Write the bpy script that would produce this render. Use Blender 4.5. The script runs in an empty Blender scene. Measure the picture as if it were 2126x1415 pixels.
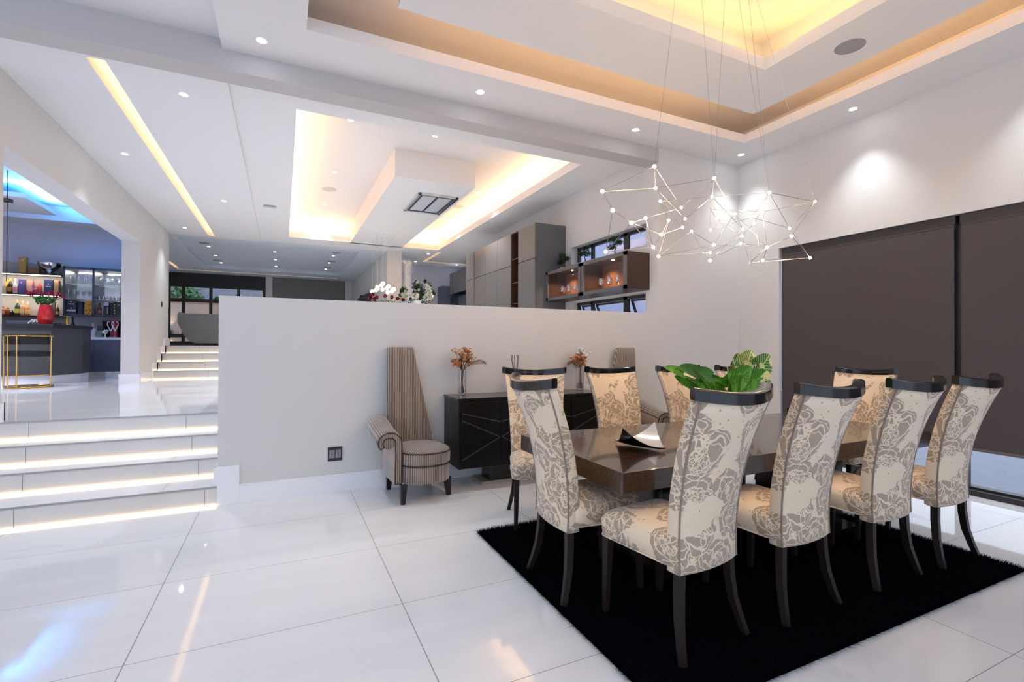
import bpy, bmesh, math, random
from mathutils import Vector, Matrix
import numpy as np
PI = math.pi
random.seed(7)
rng = np.random.default_rng(5)
sc = bpy.context.scene
COL = sc.collection

# ---------------------------------------------------------------- camera
cam_d = bpy.data.cameras.new('camera')
cam_d.sensor_width = 36.0
cam_d.lens = 1010.0 / 2126.0 * 36.0
cam_d.clip_start = 0.05
cam_d.clip_end = 300
cam = bpy.data.objects.new('camera', cam_d)
COL.objects.link(cam)
sc.camera = cam
def cam_axes(yaw, pitch, roll):
    f = Vector((math.sin(yaw)*math.cos(pitch), math.cos(yaw)*math.cos(pitch), math.sin(pitch)))
    r = Vector((math.cos(yaw), -math.sin(yaw), 0)); u = r.cross(f)
    return r*math.cos(roll)+u*math.sin(roll), -r*math.sin(roll)+u*math.cos(roll), f
r_, u_, f_ = cam_axes(*[math.radians(a) for a in (25.26, 0.45, 0.267)])
mw = Matrix(((r_.x, u_.x, -f_.x, 0), (r_.y, u_.y, -f_.y, 0), (r_.z, u_.z, -f_.z, 1.41), (0, 0, 0, 1)))
cam.matrix_world = mw

# ---------------------------------------------------------------- world, exposure
w = bpy.data.worlds.new('World'); sc.world = w; w.use_nodes = True
bg = w.node_tree.nodes['Background']
bg.inputs[0].default_value = (0.66, 0.77, 0.97, 1)
bg.inputs[1].default_value = 0.9
sc.view_settings.view_transform = 'Standard'
sc.view_settings.look = 'None'
sc.view_settings.gamma = 1
sc.view_settings.use_curve_mapping = False
sc.view_settings.exposure = 1.1
try:
    sc.cycles.max_bounces = 10
    sc.cycles.diffuse_bounces = 5
    sc.cycles.glossy_bounces = 4
    sc.cycles.transparent_max_bounces = 12
    sc.cycles.transmission_bounces = 8
    sc.cycles.sample_clamp_indirect = 6
    sc.cycles.caustics_reflective = False
    sc.cycles.caustics_refractive = False
    sc.cycles.use_denoising = True
except Exception:
    pass

WARM = (1.0, 0.55, 0.2)
COOL = (0.87, 0.96, 1.0)
def spot(loc, power=40, size=1.9, blend=1.0, color=COOL, radius=0.04, d=(0, 0, -1)):
    l = bpy.data.lights.new('downlight_beam', 'SPOT'); l.energy = power; l.spot_size = size; l.spot_blend = blend
    l.color = color; l.shadow_soft_size = radius
    o = bpy.data.objects.new('downlight_beam', l); COL.objects.link(o)
    o.location = loc
    o.rotation_euler = Vector(d).to_track_quat('-Z', 'Y').to_euler()
    return o
def area(loc, sx, sy, power, color=WARM, d=(0, 0, 1), name='cove_light'):
    """strip light; sx along world X, sy along world Y, shining towards d"""
    l = bpy.data.lights.new(name, 'AREA'); l.shape = 'RECTANGLE'; l.size = sx; l.size_y = sy; l.energy = power
    l.color = color
    o = bpy.data.objects.new(name, l); COL.objects.link(o)
    z = -Vector(d).normalized()
    if sx > sy: x = Vector((1, 0, 0)); x = (x-z*x.dot(z)).normalized(); y = z.cross(x)
    else: y = Vector((0, 1, 0)); y = (y-z*y.dot(z)).normalized(); x = y.cross(z)
    M = Matrix((x, y, z)).transposed().to_4x4(); M.translation = Vector(loc); o.matrix_world = M
    return o

# ---------------------------------------------------------------- materials
MATS = {}
def mat(name, col=(0.8, 0.8, 0.8), rough=0.5, metal=0.0, spec=0.5, emit=None, es=0, trans=0, ior=1.45, coat=0,
        bump=0, bscale=50, var=0, vscale=5, sheen=0, alpha=1):
    if name in MATS: return MATS[name]
    m = bpy.data.materials.new(name); m.use_nodes = True
    nt = m.node_tree; b = nt.nodes['Principled BSDF']
    b.inputs['Base Color'].default_value = (*col, 1)
    b.inputs['Roughness'].default_value = rough
    b.inputs['Metallic'].default_value = metal
    b.inputs['Specular IOR Level'].default_value = spec
    b.inputs['IOR'].default_value = ior
    b.inputs['Transmission Weight'].default_value = trans
    b.inputs['Coat Weight'].default_value = coat
    b.inputs['Coat Roughness'].default_value = 0.05
    b.inputs['Sheen Weight'].default_value = sheen
    b.inputs['Alpha'].default_value = alpha
    if emit:
        b.inputs['Emission Color'].default_value = (*emit, 1); b.inputs['Emission Strength'].default_value = es
    tc = nt.nodes.new('ShaderNodeTexCoord')
    if bump:
        n = nt.nodes.new('ShaderNodeTexNoise'); n.inputs['Scale'].default_value = bscale; n.inputs['Detail'].default_value = 3
        nt.links.new(tc.outputs['Object'], n.inputs['Vector'])
        bp = nt.nodes.new('ShaderNodeBump'); bp.inputs['Strength'].default_value = bump; bp.inputs['Distance'].default_value = 0.01
        nt.links.new(n.outputs[0], bp.inputs['Height']); nt.links.new(bp.outputs[0], b.inputs['Normal'])
    if var:
        n = nt.nodes.new('ShaderNodeTexNoise'); n.inputs['Scale'].default_value = vscale; n.inputs['Detail'].default_value = 4
        nt.links.new(tc.outputs['Object'], n.inputs['Vector'])
        mx = nt.nodes.new('ShaderNodeMix'); mx.data_type = 'RGBA'
        mx.inputs[6].default_value = (*[c*(1-var) for c in col], 1)
        mx.inputs[7].default_value = (*[min(1, c*(1+var)) for c in col], 1)
        nt.links.new(n.outputs[0], mx.inputs[0]); nt.links.new(mx.outputs[2], b.inputs['Base Color'])
    MATS[name] = m
    return m

class NT:
    def __init__(s, m): s.t = m.node_tree; s.b = s.t.nodes['Principled BSDF']
    def n(s, typ, **kw):
        x = s.t.nodes.new(typ)
        for k, v in kw.items(): setattr(x, k, v)
        return x
    def l(s, a, b): s.t.links.new(a, b)
    def math(s, op, a, b=None, c=None):
        x = s.n('ShaderNodeMath', operation=op)
        for i, v in enumerate((a, b, c)):
            if v is None: continue
            if isinstance(v, (int, float)): x.inputs[i].default_value = v
            else: s.l(v, x.inputs[i])
        return x.outputs[0]
    def mix(s, f, a, b):
        x = s.n('ShaderNodeMix', data_type='RGBA')
        for i, v in ((0, f), (6, a), (7, b)):
            if isinstance(v, (int, float)): x.inputs[i].default_value = v
            elif isinstance(v, tuple): x.inputs[i].default_value = (*v, 1)
            else: s.l(v, x.inputs[i])
        return x.outputs[2]

WALL = mat('painted_wall', (0.63, 0.612, 0.595), 0.55, bump=0.03, bscale=180)
WALLB = mat('painted_wall_blue_grey', (0.58, 0.58, 0.68), 0.6)
CEIL = mat('ceiling_paint', (0.735, 0.725, 0.73), 0.6)
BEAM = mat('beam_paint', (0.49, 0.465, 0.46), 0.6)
TRIM = mat('white_trim', (0.80, 0.80, 0.82), 0.3)
def tile_material(name, ox, oy, px, py, base=(0.755, 0.76, 0.785), streak=0.05, wgrout=0.004):
    m = mat(name, base, 0.045, spec=0.5); t = NT(m)
    tc = t.n('ShaderNodeTexCoord'); sp = t.n('ShaderNodeSeparateXYZ'); t.l(tc.outputs['Object'], sp.inputs[0])
    def line(out, o, p, wd):
        a = t.math('DIVIDE', t.math('SUBTRACT', out, o), p)
        f = t.math('FRACT', a)
        d = t.math('MINIMUM', f, t.math('SUBTRACT', 1.0, f))
        return t.math('LESS_THAN', d, wd/2/p)
    g = t.math('MAXIMUM', line(sp.outputs[0], ox, px, wgrout), line(sp.outputs[1], oy, py, wgrout*0.8))
    mp = t.n('ShaderNodeMapping'); mp.inputs['Scale'].default_value = (0.35, 2.2, 1); mp.inputs['Rotation'].default_value = (0, 0, 0.25)
    t.l(tc.outputs['Object'], mp.inputs[0])
    n = t.n('ShaderNodeTexNoise'); n.inputs['Scale'].default_value = 2.2; n.inputs['Detail'].default_value = 6; n.inputs['Distortion'].default_value = 0.8
    t.l(mp.outputs[0], n.inputs['Vector'])
    c = t.mix(n.outputs[0], tuple(x*(1-streak*1.6) for x in base), tuple(min(1, x*(1+streak*1.6)) for x in base))
    c2 = t.mix(g, c, (0.22, 0.20, 0.20))
    t.l(c2, t.b.inputs['Base Color'])
    t.l(t.mix(g, (0.045,)*3, (0.5,)*3), t.b.inputs['Roughness'])
    return m
TILE = tile_material('polished_tile', -0.62, 1.85, 1.222, 0.806)
TILEU = tile_material('polished_tile_upper', -1.24, 5.98, 1.222, 0.806)
TILER = mat('stair_riser_tile', (0.66, 0.63, 0.60), 0.12, var=0.05, vscale=3)
NOSE = mat('metal_nosing', (0.35, 0.32, 0.31), 0.3, metal=1)
LEDW = mat('led_warm', (1, 0.8, 0.5), emit=(1.0, 0.70, 0.38), es=2.6)
LEDC = mat('led_downlight', (1, 1, 1), emit=(0.92, 0.95, 1.0), es=30)
LEDO = mat('led_amber', (1, 0.7, 0.3), emit=(1.0, 0.60, 0.25), es=1.0)
LEDN = mat('led_shelf', (1, 0.95, 0.85), emit=(1.0, 0.88, 0.74), es=6)
BLACK = mat('black_lacquer', (0.008, 0.007, 0.008), 0.15)
BLKM = mat('black_matt', (0.02, 0.02, 0.022), 0.5)
FRAME = mat('bronze_black_aluminium', (0.03, 0.028, 0.03), 0.4)
BLIND = mat('taupe_blind_fabric', (0.072, 0.059, 0.060), 0.85, bump=0.1, bscale=900, var=0.05, vscale=300)
GLASS = mat('clear_glass', (1, 1, 1), 0.0, trans=1, ior=1.45)
CHROME = mat('polished_steel', (0.75, 0.75, 0.77), 0.12, metal=1)
GOLD = mat('brass', (0.75, 0.45, 0.13), 0.25, metal=1)
SPK = mat('speaker_grille_grey', (0.32, 0.31, 0.33), 0.8)
SPKW = mat('speaker_grille_white', (0.55, 0.53, 0.52), 0.8)
CABG = mat('grey_cabinet_laminate', (0.145, 0.14, 0.145), 0.35)
CABD = mat('dark_grey_cabinet', (0.11, 0.11, 0.115), 0.4)
CABN = mat('slate_blue_cabinet', (0.075, 0.085, 0.125), 0.4)
WALNUT = mat('dark_walnut', (0.055, 0.025, 0.016), 0.4, var=0.3, vscale=14)
SOFA = mat('grey_sofa_fabric', (0.27, 0.27, 0.275), 0.9, bump=0.2, bscale=300)
LEAF = mat('leaf_green', (0.03, 0.12, 0.02), 0.4, var=0.5, vscale=18)
LEAFD = mat('leaf_dark_green', (0.012, 0.055, 0.012), 0.4, var=0.5, vscale=30)
STEM = mat('brown_stem', (0.10, 0.05, 0.025), 0.7)
LEATH = mat('black_velvet', (0.008, 0.008, 0.009), 0.6)
WHITE = mat('white_ceramic', (0.8, 0.8, 0.8), 0.25)

def wood_table():
    m = mat('dark_table_veneer', (0.06, 0.035, 0.022), 0.2, spec=0.6, coat=0.6); t = NT(m)
    tc = t.n('ShaderNodeTexCoord'); mp = t.n('ShaderNodeMapping'); mp.inputs['Scale'].default_value = (2, 30, 30)
    t.l(tc.outputs['Object'], mp.inputs[0])
    n = t.n('ShaderNodeTexNoise'); n.inputs['Scale'].default_value = 3; n.inputs['Detail'].default_value = 8
    t.l(mp.outputs[0], n.inputs['Vector'])
    t.l(t.mix(n.outputs[0], (0.014, 0.007, 0.004), (0.055, 0.027, 0.014)), t.b.inputs['Base Color'])
    r = t.n('ShaderNodeMapRange'); r.inputs[3].default_value = 0.14; r.inputs[4].default_value = 0.34
    t.l(n.outputs[0], r.inputs[0]); t.l(r.outputs[0], t.b.inputs['Roughness'])
    return m
TABLEW = wood_table()

def damask():
    m = mat('damask_velvet', (0.5, 0.42, 0.34), 0.7, sheen=0.3); t = NT(m)
    tc = t.n('ShaderNodeTexCoord')
    def warp(src, scale, amp):
        n = t.n('ShaderNodeTexNoise'); n.inputs['Scale'].default_value = scale; n.inputs['Detail'].default_value = 1.0; t.l(src, n.inputs['Vector'])
        sub = t.n('ShaderNodeVectorMath', operation='SUBTRACT'); t.l(n.outputs['Color'], sub.inputs[0]); sub.inputs[1].default_value = (0.5, 0.5, 0.5)
        sv = t.n('ShaderNodeVectorMath', operation='SCALE'); t.l(sub.outputs[0], sv.inputs[0]); sv.inputs['Scale'].default_value = amp
        ad = t.n('ShaderNodeVectorMath', operation='ADD'); t.l(src, ad.inputs[0]); t.l(sv.outputs[0], ad.inputs[1]); return ad.outputs[0]
    P = warp(warp(tc.outputs['Object'], 5, 0.10), 16, 0.045)
    def vor(scale, feature='F1', vec=P, rnd=1.0):
        v = t.n('ShaderNodeTexVoronoi'); v.feature = feature; v.inputs['Scale'].default_value = scale; v.inputs['Randomness'].default_value = rnd; t.l(vec, v.inputs['Vector']); return v
    band = lambda d, c, wd: t.math('LESS_THAN', t.math('ABSOLUTE', t.math('SUBTRACT', d, c)), wd)
    V = vor(6.2); d = V.outputs['Distance']
    body = t.math('LESS_THAN', d, 0.66)
    rings = t.math('MAXIMUM', band(d, 0.50, 0.018), band(d, 0.32, 0.014))
    # petals: polar pattern around the centres of a finer cell field
    W = vor(17); pv = t.n('ShaderNodeVectorMath', operation='SUBTRACT'); t.l(P, pv.inputs[0])
    t.l(W.outputs['Position'], pv.inputs[1]); sp = t.n('ShaderNodeSeparateXYZ'); t.l(pv.outputs[0], sp.inputs[0])
    ang = t.math('ARCTAN2', sp.outputs[2], t.math('ADD', sp.outputs[0], sp.outputs[1]))
    pet = t.math('ADD', 0.24, t.math('MULTIPLY', 0.10, t.math('SINE', t.math('MULTIPLY', ang, 6))))
    wd = W.outputs['Distance']
    flower = t.math('MULTIPLY', t.math('LESS_THAN', wd, pet), t.math('GREATER_THAN', wd, 0.10))
    sel = t.n('ShaderNodeSeparateColor'); t.l(W.outputs['Color'], sel.inputs[0])
    flower = t.math('MULTIPLY', flower, t.math('GREATER_THAN', sel.outputs[0], 0.35))
    E2 = vor(13, 'DISTANCE_TO_EDGE'); vein = t.math('LESS_THAN', E2.outputs['Distance'], 0.024)
    E3 = vor(44, 'DISTANCE_TO_EDGE'); lace = t.math('MULTIPLY', t.math('LESS_THAN', E3.outputs['Distance'], 0.075), t.math('LESS_THAN', d, 0.32))
    light = t.math('MAXIMUM', t.math('MAXIMUM', rings, flower), t.math('MAXIMUM', vein, lace))
    n2 = t.n('ShaderNodeTexNoise'); n2.inputs['Scale'].default_value = 3.2; t.l(P, n2.inputs['Vector'])
    ground = t.math('GREATER_THAN', n2.outputs[0], 0.585)           # open cream patches
    body = t.math('MULTIPLY', body, t.math('SUBTRACT', 1.0, ground))
    brown = t.math('MULTIPLY', body, t.math('SUBTRACT', 1.0, light))
    # small sprigs in the open ground
    S = vor(30); sprig = t.math('MULTIPLY', t.math('LESS_THAN', S.outputs['Distance'], 0.15), t.math('SUBTRACT', 1.0, body))
    sprig = t.math('MULTIPLY', sprig, t.math('LESS_THAN', n2.outputs[0], 0.64))
    brown = t.math('MAXIMUM', brown, sprig)
    n3 = t.n('ShaderNodeTexNoise'); n3.inputs['Scale'].default_value = 260; t.l(tc.outputs['Object'], n3.inputs['Vector'])
    bc = t.mix(n3.outputs[0], (0.25, 0.185, 0.13), (0.50, 0.39, 0.285))
    t.l(t.mix(brown, (0.74, 0.60, 0.43), bc), t.b.inputs['Base Color'])
    bp = t.n('ShaderNodeBump'); bp.inputs['Strength'].default_value = 0.4; bp.inputs['Distance'].default_value = 0.004
    t.l(brown, bp.inputs['Height']); t.l(bp.outputs[0], t.b.inputs['Normal'])
    t.l(t.mix(brown, (0.42,)*3, (0.8,)*3), t.b.inputs['Roughness'])
    return m
DAMASK = damask()

def stripes():
    m = mat('striped_velvet', (0.3, 0.22, 0.17), 0.5, sheen=0.6); t = NT(m)
    tc = t.n('ShaderNodeTexCoord'); sp = t.n('ShaderNodeSeparateXYZ'); t.l(tc.outputs['Object'], sp.inputs[0])
    f = t.math('FRACT', t.math('MULTIPLY', sp.outputs[0], 62))
    s = t.math('SMOOTH_MIN', t.math('MULTIPLY', f, 2.5), t.math('MULTIPLY', t.math('SUBTRACT', 1.0, f), 2.5), 0.3)
    t.l(t.mix(s, (0.022, 0.015, 0.012), (0.36, 0.27, 0.205)), t.b.inputs['Base Color'])
    bp = t.n('ShaderNodeBump'); bp.inputs['Strength'].default_value = 0.6; bp.inputs['Distance'].default_value = 0.004
    t.l(s, bp.inputs['Height']); t.l(bp.outputs[0], t.b.inputs['Normal'])
    return m
STRIPE = stripes()

# ---------------------------------------------------------------- mesh builder
class MB:
    def __init__(s): s.v = []; s.f = []
    def add(s, vs, fs):
        o = len(s.v); s.v += [tuple(v) for v in vs]; s.f += [tuple(i+o for i in f) for f in fs]; return s
    def box(s, x0, x1, y0, y1, z0, z1):
        vs = [(x, y, z) for z in (z0, z1) for y in (y0, y1) for x in (x0, x1)]
        return s.add(vs, [(0, 2, 3, 1), (4, 5, 7, 6), (0, 1, 5, 4), (2, 6, 7, 3), (0, 4, 6, 2), (1, 3, 7, 5)])
    def loft(s, loops, cap=True, close=True):
        n = len(loops[0]); vs = [p for L in loops for p in L]; fs = []
        for i in range(len(loops)-1):
            for j in range(n if close else n-1):
                k = (j+1) % n
                fs.append((i*n+j, i*n+k, (i+1)*n+k, (i+1)*n+j))
        if cap:
            fs.append(tuple(reversed(range(n)))); fs.append(tuple((len(loops)-1)*n+j for j in range(n)))
        return s.add(vs, fs)
    def tube(s, pts, r, n=8, cap=True):
        pts = [Vector(p) for p in pts]; loops = []
        rs = r if isinstance(r, (list, tuple)) else [r]*len(pts)
        ref = None
        for i, p in enumerate(pts):
            d = (pts[min(i+1, len(pts)-1)]-pts[max(i-1, 0)]).normalized()
            if ref is None: ref = d.orthogonal().normalized()
            a = (ref-d*ref.dot(d)).normalized(); ref = a; b = d.cross(a)
            loops.append([p+(a*math.cos(t)+b*math.sin(t))*rs[i] for t in [2*PI*k/n for k in range(n)]])
        return s.loft(loops, cap)
    def bar(s, pts, sx, sy, up=(0, 0, 1)):
        """rectangular section swept along pts; sx, sy may be lists"""
        pts = [Vector(p) for p in pts]; loops = []; n = len(pts)
        sx = sx if isinstance(sx, (list, tuple)) else [sx]*n; sy = sy if isinstance(sy, (list, tuple)) else [sy]*n
        for i, p in enumerate(pts):
            d = (pts[min(i+1, n-1)]-pts[max(i-1, 0)]).normalized(); u = Vector(up)
            a = d.cross(u).normalized(); b = a.cross(d).normalized()
            loops.append([p+a*x*sx[i]/2+b*y*sy[i]/2 for x, y in ((-1, -1), (1, -1), (1, 1), (-1, 1))])
        return s.loft(loops)
    def lathe(s, prof, c=(0, 0, 0), n=20, sx=1, sy=1):
        loops = [[(c[0]+r*math.cos(2*PI*k/n)*sx, c[1]+r*math.sin(2*PI*k/n)*sy, c[2]+z) for k in range(n)] for r, z in prof]
        return s.loft(loops)
    def sphere(s, c, r, n=10, m=6, sq=(1, 1, 1)):
        loops = []
        for i in range(m+1):
            a = PI*i/m; rr = max(math.sin(a), 0.02)
            loops.append([(c[0]+r*sq[0]*rr*math.cos(2*PI*k/n), c[1]+r*sq[1]*rr*math.sin(2*PI*k/n), c[2]-r*sq[2]*math.cos(a)) for k in range(n)])
        return s.loft(loops)
    def disc(s, c, r, n=24, h=0.01):
        return s.lathe([(r, 0), (r, h)], c, n)
    def build(s, name, m, parent=None, smooth=False, bevel=0, loc=None, rot=None, seg=2):
        me = bpy.data.meshes.new(name); me.from_pydata(s.v, [], s.f); me.update()
        if len(s.f) < 30000:
            bm = bmesh.new(); bm.from_mesh(me); bmesh.ops.recalc_face_normals(bm, faces=bm.faces); bm.to_mesh(me); bm.free()
        if isinstance(m, (list, tuple)):
            for x in m: me.materials.append(x)
        else: me.materials.append(m)
        if smooth:
            me.polygons.foreach_set('use_smooth', [True]*len(me.polygons))
        o = bpy.data.objects.new(name, me); COL.objects.link(o)
        if parent: o.parent = parent
        if loc: o.location = loc
        if rot: o.rotation_euler = rot
        if smooth and smooth != 'all':
            try: me.set_sharp_from_angle(angle=math.radians(40))
            except Exception: pass
        if bevel:
            b = o.modifiers.new('bevel', 'BEVEL'); b.width = bevel; b.segments = seg; b.limit_method = 'ANGLE'; b.angle_limit = math.radians(40)
        return o
def tag(o, label, cat, group=None, kind=None):
    o['label'] = label; o['category'] = cat
    if group: o['group'] = group
    if kind: o['kind'] = kind
    return o
def thing(name, label, cat, loc=(0, 0, 0), rz=0, group=None):
    o = bpy.data.objects.new(name, None); COL.objects.link(o); o.location = loc; o.rotation_euler = (0, 0, rz)
    o.empty_display_size = 0.1
    return tag(o, label, cat, group)
def struct(name, mb, m, **k):
    o = mb.build(name, m, **k); o['kind'] = 'structure'; return o
def kids(o): return [c for c in COL.objects if c.parent == o]
def copy_tree(o, label, loc, rz=0, parent=None):
    c = o.copy(); COL.objects.link(c)
    if parent: c.parent = parent
    else:
        c.location = loc; c.rotation_euler = (0, 0, rz); c['label'] = label
    for k in kids(o): copy_tree(k, None, None, parent=c)
    return c
def rrect(w, d, r, n=4, cx=0, cy=0, z=0):
    pts = []
    for sx, sy, a0 in ((1, 1, 0), (-1, 1, PI/2), (-1, -1, PI), (1, -1, 1.5*PI)):
        for i in range(n+1):
            a = a0+PI/2*i/n
            pts.append((cx+sx*(w/2-r)+r*math.cos(a), cy+sy*(d/2-r)+r*math.sin(a), z))
    return pts

def pane_material(name, k, k0):
    m = bpy.data.materials.new(name); m.use_nodes = True; nt = m.node_tree
    nt.nodes.remove(nt.nodes['Principled BSDF']); out = nt.nodes['Material Output']
    a = nt.nodes.new('ShaderNodeBsdfTransparent'); g = nt.nodes.new('ShaderNodeBsdfGlossy'); g.inputs['Roughness'].default_value = 0.01
    lw = nt.nodes.new('ShaderNodeLayerWeight'); lw.inputs[0].default_value = 0.5
    pw = nt.nodes.new('ShaderNodeMath'); pw.operation = 'POWER'; pw.inputs[1].default_value = 4.0; nt.links.new(lw.outputs['Facing'], pw.inputs[0])
    fr = nt.nodes.new('ShaderNodeMath'); fr.operation = 'MULTIPLY_ADD'; fr.inputs[1].default_value = k; fr.inputs[2].default_value = k0; nt.links.new(pw.outputs[0], fr.inputs[0])
    mx = nt.nodes.new('ShaderNodeMixShader'); nt.links.new(fr.outputs[0], mx.inputs[0]); nt.links.new(a.outputs[0], mx.inputs[1]); nt.links.new(g.outputs[0], mx.inputs[2])
    nt.links.new(mx.outputs[0], out.inputs[0]); return m
PANE = pane_material('window_glass', 0.35, 0.03)
THIN = pane_material('thin_drinking_glass', 0.9, 0.22)

# ================================================================ SETTING
# levels: dining hall 0, passage and bar 0.68, kitchen and lounge 1.36
struct('floor', MB().box(-9, 5.96, -4, 4.91, -0.2, 0).box(-0.52, 5.96, 4.91, 5.19, -0.2, 0), TILE)
struct('floor', MB().box(-9, -2.37, 5.999, 13.6, 0.4, 0.68).box(-2.37, -0.5, 5.999, 11.9, 0.4, 0.68), TILEU)
struct('floor', MB().box(-0.5, 6.4, 5.19, 21, 1.2, 1.36).box(-4.2, -0.5, 13.055, 21, 1.2, 1.36), TILEU)
struct('floor', MB().box(6.13, 14, -4, 9, -0.2, -0.03), mat('terrace_paving', (0.11, 0.115, 0.17), 0.35, var=0.35, vscale=9))

YR = [4.91, 5.32, 5.65, 5.985]
def riser_material(hw):
    m = mat('stair_riser_tile_%d' % round(hw*100), (0.66, 0.63, 0.60), 0.12); t = NT(m)
    if m.get('done'): return m
    m['done'] = 1
    tc = t.n('ShaderNodeTexCoord'); sp = t.n('ShaderNodeSeparateXYZ'); t.l(tc.outputs['Object'], sp.inputs[0])
    k = t.math('FLOOR', t.math('DIVIDE', sp.outputs[2], 0.17))
    a = t.math('DIVIDE', t.math('SUBTRACT', t.math('ADD', sp.outputs[0], t.math('MULTIPLY', k, 0.10)), hw-(0.09 if hw > 1.5 else 0.9)), 1.222)
    f = t.math('FRACT', a); g = t.math('LESS_THAN', f, 0.0035)
    n = t.n('ShaderNodeTexNoise'); n.inputs['Scale'].default_value = 3; t.l(tc.outputs['Object'], n.inputs['Vector'])
    t.l(t.mix(g, t.mix(n.outputs[0], (0.60, 0.57, 0.54), (0.70, 0.67, 0.64)), (0.2, 0.18, 0.17)), t.b.inputs['Base Color'])
    return m
def staircase(label, x0, x1, ys, z0, n_led_gap=None):
    t = thing('staircase', label, 'stairs', ((x0+x1)/2, ys[0], z0))
    cx = (x0+x1)/2; hw = (x1-x0)/2
    for i, y in enumerate(ys):
        yy = y-ys[0]; ye = (ys[i+1]-ys[0]) if i < 3 else yy+0.02
        s_ = MB().box(-hw, hw, yy, ye, 0.17*i+0.0 if i == 0 else 0.17*i, 0.17*(i+1)-0.001).build('step', [riser_material(hw), TILEU], t)
        for p in s_.data.polygons:
            if p.normal.z > 0.9: p.material_index = 1
        m = MB().box(-hw, hw, yy-0.006, yy+0.012, 0.17*(i+1)-0.012, 0.17*(i+1)+0.001).build('nosing', NOSE, s_)
        l = MB().box(-hw, hw, yy-0.012, yy-0.002, 0.17*i+0.002, 0.17*i+0.016).build('led_strip', LEDW, s_)
        l['label'] = 'glowing warm white light strip along the foot of the riser'
    return t
staircase('four broad tiled steps with glowing strips rising from the dining hall at left', -8.6, -0.507, YR, 0)
Y2 = [11.9, 12.28, 12.66, 13.04]
staircase('smaller far flight of tiled steps with glowing strips up to the lounge', -2.3675, -0.5, Y2, 0.68)

# ---- walls
WX = 4.45
wb = MB().box(-0.505, WX, 4.94, 5.19, 0, 1.83).box(WX, 5.92, 4.94, 5.19, 0, 4.5)
struct('wall_back', wb, WALL)
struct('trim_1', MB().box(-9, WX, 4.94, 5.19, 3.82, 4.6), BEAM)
# right wall of the dining hall with the wide opening for the sliding doors
struct('wall_right', MB().box(5.92, 6.10, 4.30, 5.19, 0, 4.5).box(5.92, 6.10, -4, 4.30, 2.70, 4.5).box(5.92, 6.10, -4, -0.6, 0, 2.70), WALL)
# left wall of the passage with the opening to the bar
struct('wall_left', MB().box(-2.64, -2.368, 5.999, 6.13, 0.68, 4.2).box(-2.64, -2.368, 6.13, 10.95, 3.26, 4.2).box(-2.64, -2.368, 10.95, 13.45, 0.68, 4.2), WALL)
# kitchen right wall with two strip windows
kw = MB()
kw.box(WX, WX+0.2, 5.19, 7.08, 1.36, 1.45).box(WX, WX+0.2, 5.19, 7.08, 2.13, 2.78).box(WX, WX+0.2, 5.19, 7.08, 3.07, 4.1)
kw.box(WX, WX+0.2, 7.08, 10.66, 1.36, 4.1)
struct('wall_kitchen', kw, WALL)
struct('wall_kitchen_rear', MB().box(2.96, 7, 15.5, 15.7, 1.36, 4.2).box(5.5, 5.7, 10.66, 15.5, 1.36, 4.2).box(WX+0.2, 6.4, 10.5, 10.66, 1.36, 4.2), WALLB)
struct('wall_lounge_right', MB().box(2.56, 2.96, 13.42, 21, 1.36, 3.985), WALL)
struct('wall_lounge_far', MB().box(-0.62, -0.365, 20.85, 21.1, 1.36, 4.2).box(2.29, 2.6, 20.85, 21.1, 1.36, 4.2).box(-0.4, 2.4, 20.98, 21.1, 1.36, 4.2).box(-4.2, -3.7, 20.85, 21.1, 1.36, 4.2), WALL)
struct('wall_lounge_left', MB().box(-4.2, -4.0, 13.6, 21, 1.36, 4.2).box(-4.2, -2.64, 13.45, 13.6, 0.68, 4.2), WALL)
struct('wall_bar_rear', MB().box(-9, -2.64, 13.3, 13.45, 0.68, 4.3), WALLB)
struct('wall_bar_left', MB().box(-9.0, -8.8, 5, 13.4, 0.68, 4.3), WALLB)
struct('wall_bar_front', MB().box(-9.0, -2.64, 5.985, 6.13, 0.68, 4.3), WALL)

# ---- baseboards
bb = MB().box(-0.525, 5.92, 4.918, 4.94, 0, 0.15).box(-0.525, 5.92, 4.924, 4.94, 0.15, 0.165)
bb.box(-0.53, -0.335, 4.915, 4.94, 0, 0.335).box(-0.53, -0.505, 4.92, 5.19, 0, 0.335)
struct('baseboard_back', bb, TRIM, bevel=0.002)
struct('baseboard_right', MB().box(5.898, 5.92, 4.30, 4.92, 0, 0.165), TRIM)
bl = MB().box(-2.368, -2.345, 6.0, 6.15, 0.68, 0.845).box(-2.66, -2.345, 6.13, 6.152, 0.68, 0.845)
bl.box(-2.368, -2.345, 10.93, 11.9, 0.68, 0.845).box(-2.66, -2.345, 10.928, 10.95, 0.68, 0.845)
for i, y in enumerate(Y2):
    bl.box(-2.368, -2.335, y-0.10, (Y2[i+1] if i < 3 else 13.45), 0.68+0.17*i, 0.845+0.17*(i+1))
struct('baseboard_left', bl, TRIM)

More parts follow.
